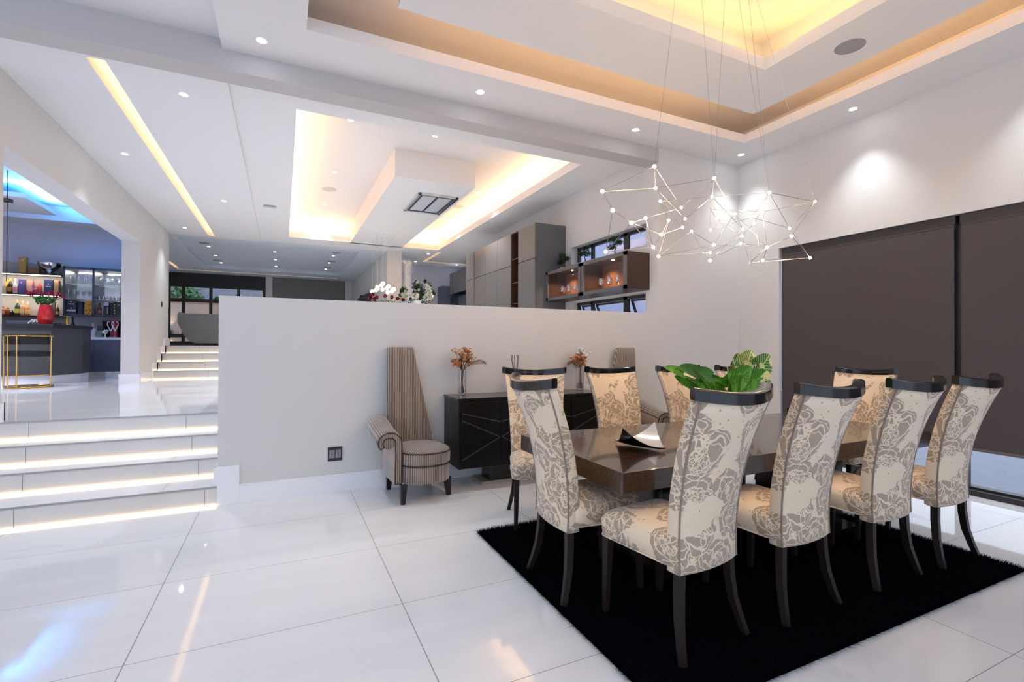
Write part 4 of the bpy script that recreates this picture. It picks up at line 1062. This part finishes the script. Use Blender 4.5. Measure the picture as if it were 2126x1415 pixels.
# ================================================================ BAR ROOM
t = thing('bar_counter', 'charcoal bar counter with a white plinth and thick dark top, seen through the left opening', 'bar counter', (-4.6, 11.6, 0.68))
def bar_prism(x0, o, z0, z1): return MB().loft([[(x, y, z) for x, y in ((x0, -0.4-o), (0.92+o, -0.4-o), (1.16+o, 0.25), (1.16+o, 0.7), (x0, 0.7))] for z in (z0, z1)])
bar_prism(-2.5, -0.03, 0, 0.15).build('plinth', TRIM, t)
bar_prism(-2.5, 0, 0.15, 0.99).build('body', mat('charcoal_front', (0.075, 0.073, 0.075), 0.45), t)
bar_prism(-2.55, 0.03, 0.99, 1.055).build('counter_top', BLKM, t, bevel=0.004)
ZC = 0.68+1.056
def stool():
    t = thing('bar_stool', 'black velvet bar stool with a curved brass frame standing at the bar counter', 'bar stool', (-3.76, 10.62, 0.68))
    arc = lambda R, z, a0, a1, n=24: [(R*math.sin(a0+(a1-a0)*i/n), -R*math.cos(a0+(a1-a0)*i/n), z) for i in range(n+1)]
    MB().tube(arc(0.29, 0.013, 0, 2*PI, 36), 0.013, 8).build('foot_ring', GOLD, t, smooth=True)
    MB().tube(arc(0.30, 0.835, -1.5, 1.5), 0.011, 8).build('back_rail', GOLD, t, smooth=True)
    MB().tube(arc(0.28, 0.20, -1.5, 1.5), 0.009, 8).build('foot_rest', GOLD, t, smooth=True)
    for a in (-0.62, -0.17, 1.35, -1.35):
        MB().tube([(0.295*math.sin(a), -0.295*math.cos(a), 0.01), (0.30*math.sin(a), -0.30*math.cos(a), 0.835)], 0.011, 8).build('leg', GOLD, t, smooth=True)
    MB().lathe([(0.26, 0.50), (0.285, 0.515), (0.29, 0.55), (0.28, 0.585), (0.2, 0.60), (0.01, 0.60)], n=32).build('seat', LEATH, t, smooth=True)
    L = []
    for p0, p1 in zip(arc(0.275, 0, -1.45, 1.45), arc(0.225, 0, -1.45, 1.45)):
        L.append([(p0[0], p0[1], 0.70), (p1[0], p1[1], 0.70), (p1[0], p1[1], 0.85), (p0[0], p0[1], 0.865)])
    MB().loft(L).build('backrest', LEATH, t, smooth='all', bevel=0.01)
stool()
t = thing('red_vase', 'glossy red vase on the bar counter holding the pink flowers', 'vase', (-3.86, 11.5, ZC))
MB().lathe([(0.065, 0), (0.085, 0.01), (0.115, 0.08), (0.118, 0.13), (0.10, 0.24), (0.082, 0.33), (0.085, 0.35), (0.075, 0.345)], n=28).build('body', mat('red_glaze', (0.55, 0.008, 0.012), 0.06, coat=1), t, smooth=True)
t = thing('bouquet', 'crimson blooms with green leaves standing in the red vase', 'flowers', (-3.88, 11.5, ZC+0.34))
c_ = leaf_cloud(170, 0.17, 0.12, 0.09, 0.032, 5); m = MB(); m.add([(v[0], v[1], v[2]+0.10) for v in c_.v], c_.f); m.build('foliage', LEAF, t)
PK = mat('crimson_petal', (0.34, 0.01, 0.06), 0.5)
for cx, cz, r in ((-0.22, 0.22, 0.055), (-0.13, 0.24, 0.055), (-0.04, 0.21, 0.05), (0.03, 0.22, 0.05), (0.10, 0.23, 0.05), (0.19, 0.21, 0.055), (0.27, 0.17, 0.045), (0.15, 0.17, 0.05), (-0.17, 0.19, 0.05), (0.23, 0.19, 0.04)):
    MB().tube([(0, 0, -0.02), (cx*0.5, 0, 0.08), (cx, 0, cz)], 0.004, 5).build('stem', LEAFD, t)
    blossom(cx, cz, r, PK, t, y=0, n=26)
tag(MB().lathe([(0.02, 0), (0.026, 0.003), (0.026, 0.09), (0.010, 0.13), (0.010, 0.17), (0.008, 0.17)], n=12).build('bottle', GOLD, loc=(-3.60, 11.62, ZC), smooth=True), 'small gold bottle at the right end of the bar counter', 'bottle', 'bottles of the bar')
tag(MB().box(-0.17, 0.13, -0.06, 0.06, 0, 0.055).build('case', CABN, loc=(-4.22, 11.55, ZC), bevel=0.01), 'low dark blue case on the bar counter left of the vase', 'case')
m = MB()
for i in range(14): m.sphere((0.05*math.cos(i*2.4)*(i/14)**.5*1.3, 0.03*math.sin(i*2.4), 0.02+0.035*(i % 3)*0.7), 0.02, 8, 5)
tag(m.build('crystal_ornament', mat('crystal', (0.9, 0.9, 0.95), 0.1, metal=0.5), loc=(-4.03, 11.5, ZC), smooth=True), 'sparkling crystal ornament beside the red vase on the bar', 'ornament')
m = MB()
for i, (dx, r) in enumerate(((0, .016), (.03, .022), (.065, .015), (.10, .018))): m.sphere((dx, 0, r*0.8), r, 8, 5)
tag(m.build('dark_ornament', BLKM, loc=(-3.74, 11.45, ZC), smooth=True), 'row of small dark pebbles on the bar right of the red vase', 'ornament')

# rear base cabinets, worktop
t = thing('base_cabinet', 'slate blue base cabinets with a mirrored plinth at the rear of the bar', 'cabinet', (-3.5, 13.0, 0.68))
MB().box(-0.9, 0.85, -0.20, 0.29, 0.13, 0.80).build('body', CABN, t)
for k in range(4): MB().box(-0.88+0.43*k, -0.455+0.43*k, -0.222, -0.202, 0.14, 0.80).build('door', CABN, t)
MB().box(-0.9, 0.85, -0.18, -0.16, 0, 0.13).build('plinth', mat('mirror_plinth', (0.55, 0.62, 0.75), 0.12, metal=1), t)
MB().box(-0.95, 0.86, -0.23, 0.29, 0.80, 0.845).build('worktop', mat('white_worktop', (0.7, 0.7, 0.75), 0.3), t)
ZW = 0.68+0.846
# upper glass cabinet
t = thing('display_cabinet', 'dark framed glass display cabinet over the bar worktop', 'cabinet', (-3.55, 12.95, 1.97))
m = MB().box(-0.53, 0.9, 0, 0.34, -0.0, 0.03).box(-0.53, 0.9, 0, 0.34, 0.96, 1.01).box(-0.53, -0.50, 0, 0.34, 0, 1.01).box(-0.06, -0.02, 0, 0.34, 0, 1.01).box(0.42, 0.46, 0, 0.34, 0, 1.01).box(0.87, 0.9, 0, 0.34, 0, 1.01)
m.build('case', mat('blue_black_frame', (0.06, 0.065, 0.085), 0.4), t)
MB().box(-0.5, 0.87, 0.325, 0.34, 0.03, 0.96).build('mirror_back', mat('mirror', (0.75, 0.76, 0.78), 0.05, metal=1), t)
for z in (0.34, 0.655):
    for x0, x1 in ((-0.5, -0.06), (-0.02, 0.42)): MB().box(x0, x1, 0.01, 0.32, z, z+0.008).build('glass_shelf', mat('shelf_glass', (0.75, 0.95, 0.9), 0.05, alpha=0.55), t)
for x in (-0.3, 0.2): area((-3.55+x, 13.02, 2.92), 0.3, 0.03, 1.6, color=(1, 0.95, 0.88), d=(0, 0.35, -1), name='cabinet_light')
# left open shelves with lit edges
for i, z in enumerate((2.80, 2.385, 1.955)):
    t = thing('wall_shelf', '%s dark wall shelf%s behind the bar' % (('top', 'middle', 'lowest')[i], (' with a glowing edge', ' with a glowing edge', '')[i]), 'shelf', (-4.75, 13.05, z), 0, 'long shelves behind the bar')
    MB().box(-0.9, 0.64, -0.1, 0.24, -0.02, 0.0).build('board', WALNUT, t)
    if i < 2:
        MB().box(-0.9, 0.62, -0.08, -0.06, -0.032, -0.0205).build('led_strip', LEDN, t)
        area((-4.85, 13.0, z-0.035), 1.4, 0.02, 2.2, color=(1, 0.85, 0.68), d=(0, 0.25, -1), name='shelf_light')
mp_ = thing('mirror_panel', 'pale backing panel behind the lit bar shelves', 'panel', (-4.75, 13.295, 1.9))
MB().box(-0.92, 0.66, -0.01, 0, -0.35, 1.15).build('panel', mat('mirror_grey', (0.45, 0.43, 0.41), 0.35), mp_)

# ---- bottles, boxes and glasses of the bar
BM = {}
def cm(c, rough=0.15, metal=0.0, trans=0.0): 
    k = (c, rough, metal, trans)
    if k not in BM: BM[k] = mat('bar_colour_%d' % len(BM), c, rough, metal=metal, trans=trans)
    return BM[k]
def bottle(x, y, z, h, r, col, cap, lab, label, grp='bottles of the bar', kind='wine'):
    t = thing('bottle', label, 'bottle', (x, y, z), 0, grp)
    if kind == 'wine': pr_ = [(r*.9, 0), (r, 0.008), (r, h*.52), (r*.75, h*.64), (r*.36, h*.74), (r*.33, h*.88)]
    else: pr_ = [(r*.9, 0), (r, 0.008), (r, h*.55), (r*.6, h*.68), (r*.35, h*.74), (r*.33, h*.88)]
    MB().lathe(pr_, n=16).build('glass_body', cm(col, 0.08), t, smooth=True)
    MB().lathe([(r*.37, h*.80), (r*.38, h), (r*.2, h)], n=12).build('cap', cm(cap, 0.35), t, smooth=True)
    if lab: MB().lathe([(r*1.02, h*.14), (r*1.02, h*.42)], n=16).build('paper_label', cm(lab, 0.6), t, smooth=True)
def carton(x, y, z, w_, h, col, label, marks=(), d=0.10, name='carton', grp='boxes of the bar'):
    t = thing(name, label, 'box', (x, y, z), 0, grp)
    MB().box(-w_/2, w_/2, -d/2, d/2, 0, h).build('box', cm(col, 0.4), t, bevel=0.002)
    for (u0, u1, v0, v1, c) in marks:
        MB().box(-w_/2+w_*u0, -w_/2+w_*u1, -d/2-0.0015, -d/2, h*v0, h*v1).build('printed_mark', cm(c, 0.5), t)
Y1 = 13.09; ZM = 2.386; ZL = 1.956; ZT = 2.801
GLD = (0.6, 0.36, 0.08)
carton(-4.735, 13.07, ZT, 0.11, 0.33, (0.50, 0.27, 0.06), 'tall gold box standing on the top bar shelf', [(0.38, 0.68, 0.74, 0.84, (0.75, 0.6, 0.55))], d=0.1)
carton(-4.57, 13.10, ZT, 0.16, 0.13, (0.24, 0.12, 0.03), 'low brown box on the top bar shelf left of the silver bowl', d=0.12)
t = thing('punch_bowl', 'large silver footed punch bowl on the top bar shelf', 'bowl', (-4.33, 13.06, ZT))
MB().lathe([(0.10, 0), (0.105, 0.01), (0.05, 0.05), (0.05, 0.06), (0.12, 0.10), (0.175, 0.17), (0.19, 0.235), (0.20, 0.24), (0.18, 0.235), (0.165, 0.175), (0.11, 0.115), (0.01, 0.10)], n=32).build('bowl', CHROME, t, smooth=True)
for sx in (-1, 1): MB().tube([(sx*0.185, 0, 0.20), (sx*0.215, 0, 0.215), (sx*0.215, 0, 0.235), (sx*0.19, 0, 0.238)], 0.006, 6).build('handle', CHROME, t, smooth=True)
carton(-5.03, Y1, ZM, 0.10, 0.15, (0.55, 0.42, 0.25), 'beige box at the left end of the middle bar shelf')
carton(-4.985, Y1+.06, ZM, 0.07, 0.27, (0.75, 0.42, 0.05), 'amber yellow box behind the dark champagne bottle', d=0.06)
bottle(-4.93, Y1-.02, ZM, 0.31, 0.042, (0.02, 0.02, 0.015), GLD, (0.35, 0.18, 0.03), 'dark champagne bottle with gold foil on the middle bar shelf')
bottle(-4.85, Y1-.02, ZM, 0.31, 0.042, (0.65, 0.55, 0.55), (0.75, 0.6, 0.6), (0.55, 0.2, 0.25), 'silvery pink champagne bottle on the middle bar shelf')
carton(-4.755, Y1, ZM, 0.085, 0.30, (0.09, 0.07, 0.25), 'violet box on the middle bar shelf beside the silvery bottle', [(0.4, 0.6, 0.7, 0.8, (0.4, 0.4, 0.6))])
carton(-4.625, Y1, ZM, 0.075, 0.27, (0.7, 0.36, 0.28), 'salmon pink box on the middle bar shelf')
bottle(-4.55, 12.997, ZM, 0.30, 0.04, (0.55, 0.16, 0.16), (0.7, 0.35, 0.3), (0.75, 0.35, 0.35), 'rose champagne bottle beside the salmon box')
bottle(-4.485, Y1-.02, ZM, 0.29, 0.04, (0.5, 0.08, 0.06), (0.7, 0.25, 0.15), None, 'coral red bottle above the bouquet on the middle bar shelf')
carton(-4.34, Y1, ZM, 0.135, 0.31, (0.03, 0.045, 0.12), 'navy box with pale lettering on the middle bar shelf', [(0.42, 0.56, 0.68, 0.76, (0.5, 0.5, 0.55)), (0.2, 0.8, 0.52, 0.58, (0.4, 0.4, 0.45))])
carton(-4.215, Y1, ZM, 0.075, 0.30, (0.42, 0.25, 0.12), 'tan tube box at the right end of the middle bar shelf')
for i, (x, h, r, c, cp, lb, l, kd) in enumerate((
 (-5.04, 0.19, 0.045, (0.30, 0.06, 0.01), (0.5, 0.3, 0.1), (0.5, 0.2, 0.05), 'round cognac decanter at the left end of the lowest bar shelf', 'sp'),
 (-4.97, 0.17, 0.04, (0.16, 0.04, 0.01), GLD, None, 'small amber decanter, second from left on the lowest bar shelf', 'sp'),
 (-4.90, 0.10, 0.03, (0.01, 0.01, 0.02), (0.02, 0.02, 0.02), None, 'small black flask on the lowest bar shelf', 'sp'),
 (-4.825, 0.31, 0.042, (0.02, 0.05, 0.02), GLD, (0.55, 0.5, 0.08), 'green champagne bottle with a yellow label on the lowest bar shelf', 'wine'),
 (-4.745, 0.30, 0.042, (0.50, 0.25, 0.10), (0.7, 0.45, 0.25), (0.65, 0.42, 0.25), 'clear amber bottle left of the red vase', 'sp'),
 (-4.67, 0.28, 0.040, (0.50, 0.22, 0.06), (0.75, 0.5, 0.3), (0.75, 0.42, 0.15), 'amber bottle partly behind the red vase', 'sp'),
 (-4.345, 0.28, 0.04, (0.02, 0.02, 0.02), (0.1, 0.08, 0.08), (0.12, 0.12, 0.12), 'black bottle with a grey label right of the red vase', 'sp'),
 (-4.205, 0.24, 0.03, (0.03, 0.02, 0.01), GLD, (0.35, 0.2, 0.08), 'slim dark bottle at the right end of the lowest bar shelf', 'sp'))):
    bottle(x, Y1, ZL, h, r, c, cp, lb, l, kind=kd)
carton(-4.42, Y1, ZL, 0.05, 0.14, (0.7, 0.5, 0.2), 'small cream box right of the red vase on the lowest shelf')
carton(-4.275, Y1+.02, ZL, 0.06, 0.28, (0.07, 0.065, 0.06), 'dark grey tube box on the lowest bar shelf', d=0.06)
# display cabinet, lower row
def Z(v): return 1.97+0.031+v
carton(-3.965, 13.08, Z(0), 0.165, 0.30, (0.035, 0.03, 0.035), 'large black gift box with a white stag mark and band in the display cabinet',
       [(0.40, 0.46, 0.82, 0.93, (0.6, 0.6, 0.6)), (0.46, 0.56, 0.84, 0.88, (0.6, 0.6, 0.6)), (0.20, 0.78, 0.68, 0.74, (0.45, 0.45, 0.45)), (0.45, 0.55, 0.38, 0.43, (0.75, 0.7, 0.6)), (0.04, 0.96, 0.20, 0.32, (0.5, 0.52, 0.6))], d=0.14)
carton(-3.835, 13.10, Z(0), 0.075, 0.27, (0.02, 0.035, 0.06), 'dark blue box beside the black gift box in the display cabinet', d=0.10)
bottle(-3.775, 13.10, Z(0), 0.22, 0.022, (0.12, 0.14, 0.02), GLD, None, 'slim green bottle between boxes in the display cabinet')
carton(-3.69, 13.07, Z(0), 0.115, 0.285, (0.75, 0.30, 0.02), 'orange box with two dark square seals in the display cabinet',
       [(0.10, 0.90, 0.68, 0.74, (0.45, 0.15, 0.02)), (0.42, 0.58, 0.45, 0.60, (0.5, 0.18, 0.02)), (0.12, 0.30, 0.26, 0.38, (0.06, 0.03, 0.02)), (0.68, 0.86, 0.26, 0.38, (0.06, 0.03, 0.02)), (0.25, 0.75, 0.06, 0.12, (0.6, 0.1, 0.02))])
bottle(-3.52, 13.09, Z(0), 0.25, 0.036, (0.22, 0.05, 0.02), (0.15, 0.05, 0.03), (0.35, 0.18, 0.15), 'reddish whisky bottle right of the cabinet divider', kind='sp')
carton(-3.40, 13.10, Z(0), 0.085, 0.28, (0.03, 0.03, 0.025), 'black box with a white upper half in the display cabinet', [(0.05, 0.98, 0.72, 0.99, (0.6, 0.6, 0.68)), (0.7, 0.9, 0.1, 0.6, (0.4, 0.42, 0.2))])
carton(-3.315, 13.11, Z(0), 0.055, 0.27, (0.012, 0.016, 0.03), 'narrow midnight blue box in the display cabinet')
carton(-3.262, 13.11, Z(0), 0.04, 0.28, (0.015, 0.015, 0.01), 'narrow black box with yellow flecks in the display cabinet', [(0.3, 0.9, 0.1+0.22*k, 0.2+0.22*k, (0.55, 0.5, 0.05)) for k in range(4)])
carton(-3.185, 13.09, Z(0), 0.095, 0.28, (0.03, 0.03, 0.032), 'charcoal box with a pale arc mark at the right of the display cabinet', [(0.2, 0.8, 0.80, 0.84, (0.5, 0.5, 0.5)), (0.3, 0.7, 0.70, 0.73, (0.4, 0.4, 0.4)), (0.1, 0.9, 0.1, 0.12, (0.35, 0.35, 0.35))])
# stemware in the display cabinet
SG = THIN
def stemware(kind):
    t = thing('stem_glass', 'x', 'glass', group='stemware in the display cabinet')
    P = {'flute': [(.026, 0), (.026, .003), (.004, .008), (.004, .09), (.016, .12), (.022, .20), (.020, .20), (.013, .122)],
         'coupe': [(.032, 0), (.032, .003), (.004, .008), (.004, .10), (.03, .12), (.058, .165), (.056, .165), (.028, .124)],
         'tumbler': [(.026, 0), (.030, .003), (.033, .085), (.031, .085), (.027, .012), (.005, .010)]}[kind]
    MB().lathe(P, n=14).build('glass_body', SG, t, smooth=True); return t
pos = {'flute': [(-4.0, .665, 13.1), (-3.88, .665, 13.1), (-3.75, .665, 13.1), (-3.67, .665, 13.15)] + [(-4.02+0.05*i, .35, 13.04+0.09*(i % 2)) for i in range(8)],
       'coupe': [(-3.50, .665, 13.03), (-3.40, .665, 13.16), (-3.30, .665, 13.03), (-3.20, .665, 13.16)],
       'tumbler': [(-3.53, .35, 13.1), (-3.45, .35, 13.05), (-3.37, .35, 13.1), (-3.29, .35, 13.05), (-3.20, .35, 13.1)]}
desc = {'flute': 'slender flute glass', 'coupe': 'wide coupe glass', 'tumbler': 'short tumbler'}
for kd, L in pos.items():
    p0 = stemware(kd)
    for i, (x, z, y) in enumerate(L):
        if kd == 'flute' and i >= 4: lab = 'flute glass on the lower left shelf of the display cabinet, %s from left' % ('first second third fourth fifth sixth seventh eighth'.split()[i-4])
        else: lab = '%s on the %s glass shelf of the display cabinet, %s from left' % (desc[kd], 'upper' if z > .5 else 'lower right', ('first', 'second', 'third', 'fourth', 'fifth')[i])
        if i == 0: p0.location = (x, y, 1.97+z); p0['label'] = lab
        else: copy_tree(p0, lab, (x, y, 1.97+z))
# things on the worktop
bottle(-3.99, 12.86, ZW, 0.42, 0.045, (0.015, 0.02, 0.012), (0.01, 0.01, 0.01), (0.4, 0.42, 0.5), 'left of two tall dark wine bottles on the bar worktop')
bottle(-3.89, 12.86, ZW, 0.41, 0.045, (0.02, 0.03, 0.015), (0.01, 0.01, 0.01), (0.25, 0.3, 0.2), 'right of two tall dark wine bottles on the bar worktop')
carton(-3.88, 12.80, ZW, 0.10, 0.07, (0.35, 0.33, 0.38), 'low grey carton in front of the two dark wine bottles', d=0.06)
bottle(-4.06, 12.82, ZW, 0.25, 0.035, (0.012, 0.01, 0.012), (0.02, 0.02, 0.02), (0.65, 0.6, 0.6), 'squat black bottle with an oval white label at the left of the worktop', kind='sp')
for i, x in enumerate((-3.82, -3.775, -3.725, -3.675)):
    bottle(x, 12.83, ZW, 0.17, 0.021, (0.05, 0.02, 0.01), ((0.6, 0.3, 0.22), (0.6, 0.3, 0.22), GLD, GLD)[i], None, 'miniature brown bottle with a %s foil top, %s of four on the worktop' % (('copper', 'copper', 'gold', 'gold')[i], ordn[i]), 'miniature bottles on the worktop')
carton(-3.73, 13.05, ZW, 0.15, 0.19, (0.015, 0.012, 0.012), 'black box behind the miniature bottles on the worktop')
t = thing('ice_bucket', 'white floral ice bucket holding a wrapped bottle on the bar worktop', 'bucket', (-3.56, 12.83, ZW))
MB().lathe([(.048, 0), (.05, .005), (.062, .19), (.058, .19), (.05, .02)], n=20).build('bucket', mat('floral_white', (0.55, 0.58, 0.72), 0.4, var=0.3, vscale=40), t, smooth=True)
MB().sphere((0, 0, .19), .05, 12, 6, (1, 1, .6)).build('wrapped_top', cm((0.25, 0.05, 0.04), 0.3), t, smooth=True)
MB().tube([(0, 0, .19), (0, 0, .29)], .014, 8).build('bottle_neck', cm((0.45, 0.3, 0.22), 0.3), t)
carton(-3.46, 12.95, ZW, 0.10, 0.24, (0.05, 0.055, 0.05), 'dark green tin behind the ice bucket on the worktop')
carton(-3.45, 12.86, ZW, 0.09, 0.14, (0.16, 0.20, 0.18), 'sage green box right of the ice bucket on the worktop')
tag(MB().box(-0.22, 0.22, -0.01, 0.01, 0, 0.36).build('screen', mat('dark_screen', (0.012, 0.01, 0.01), 0.2), loc=(-3.28, 13.2, ZW)), 'dark screen standing at the right end of the worktop', 'screen')
for i, x in enumerate((-3.27, -3.18)):
    t = thing('glass_trophy', '%s of two clear heart shaped glass stands on the worktop' % ('left', 'right')[i], 'trophy', (x, 12.85-0.07*i, ZW), 0, 'heart shaped glass stands')
    MB().lathe([(.035, 0), (.03, .01), (.006, .03), (.006, .14)], n=12).build('stem', SG, t, smooth=True)
    for s_ in (-1, 1): MB().tube([(0, 0, .13), (s_*.03, 0, .2), (s_*.055, 0, .27), (s_*.05, 0, .32), (s_*.02, 0, .33)], .009, 8).build('arm', cm((0.8, 0.8, 0.82), 0.1, 0.3), t, smooth=True)
carton(-3.24, 13.0, ZW, 0.09, 0.36, (0.42, 0.015, 0.03), 'red gift bag behind the two glass hearts', [(0.3, 0.7, 0.45, 0.6, (0.6, 0.3, 0.3))], d=0.06, name='gift_bag')
m = MB()
for i in range(10): m.sphere((0.045*math.cos(i*2.4)*(i/10)**.5, 0.03*math.sin(i*2.4), 0.10+0.02*(i % 3)), 0.022, 8, 5)
m.lathe([(0.03, 0), (0.01, 0.02), (0.01, 0.09), (0.03, 0.1)], n=10)
tag(m.build('crystal_ornament', mat('crystal', ()), loc=(-3.345, 12.80, ZW), smooth=True), 'crystal flower ornament left of the glass hearts', 'ornament')
t = thing('pendant_lamp', 'thin black pendant rod hanging at the left edge of the bar opening', 'pendant lamp', (-3.93, 10.3, 4.12))
MB().tube([(0, 0, 0), (0, 0, -1.75)], 0.006, 6).build('cord', BLKM, t)
MB().box(-0.05, 0.05, -0.05, 0.05, -0.5, -0.45).build('junction', BLKM, t)
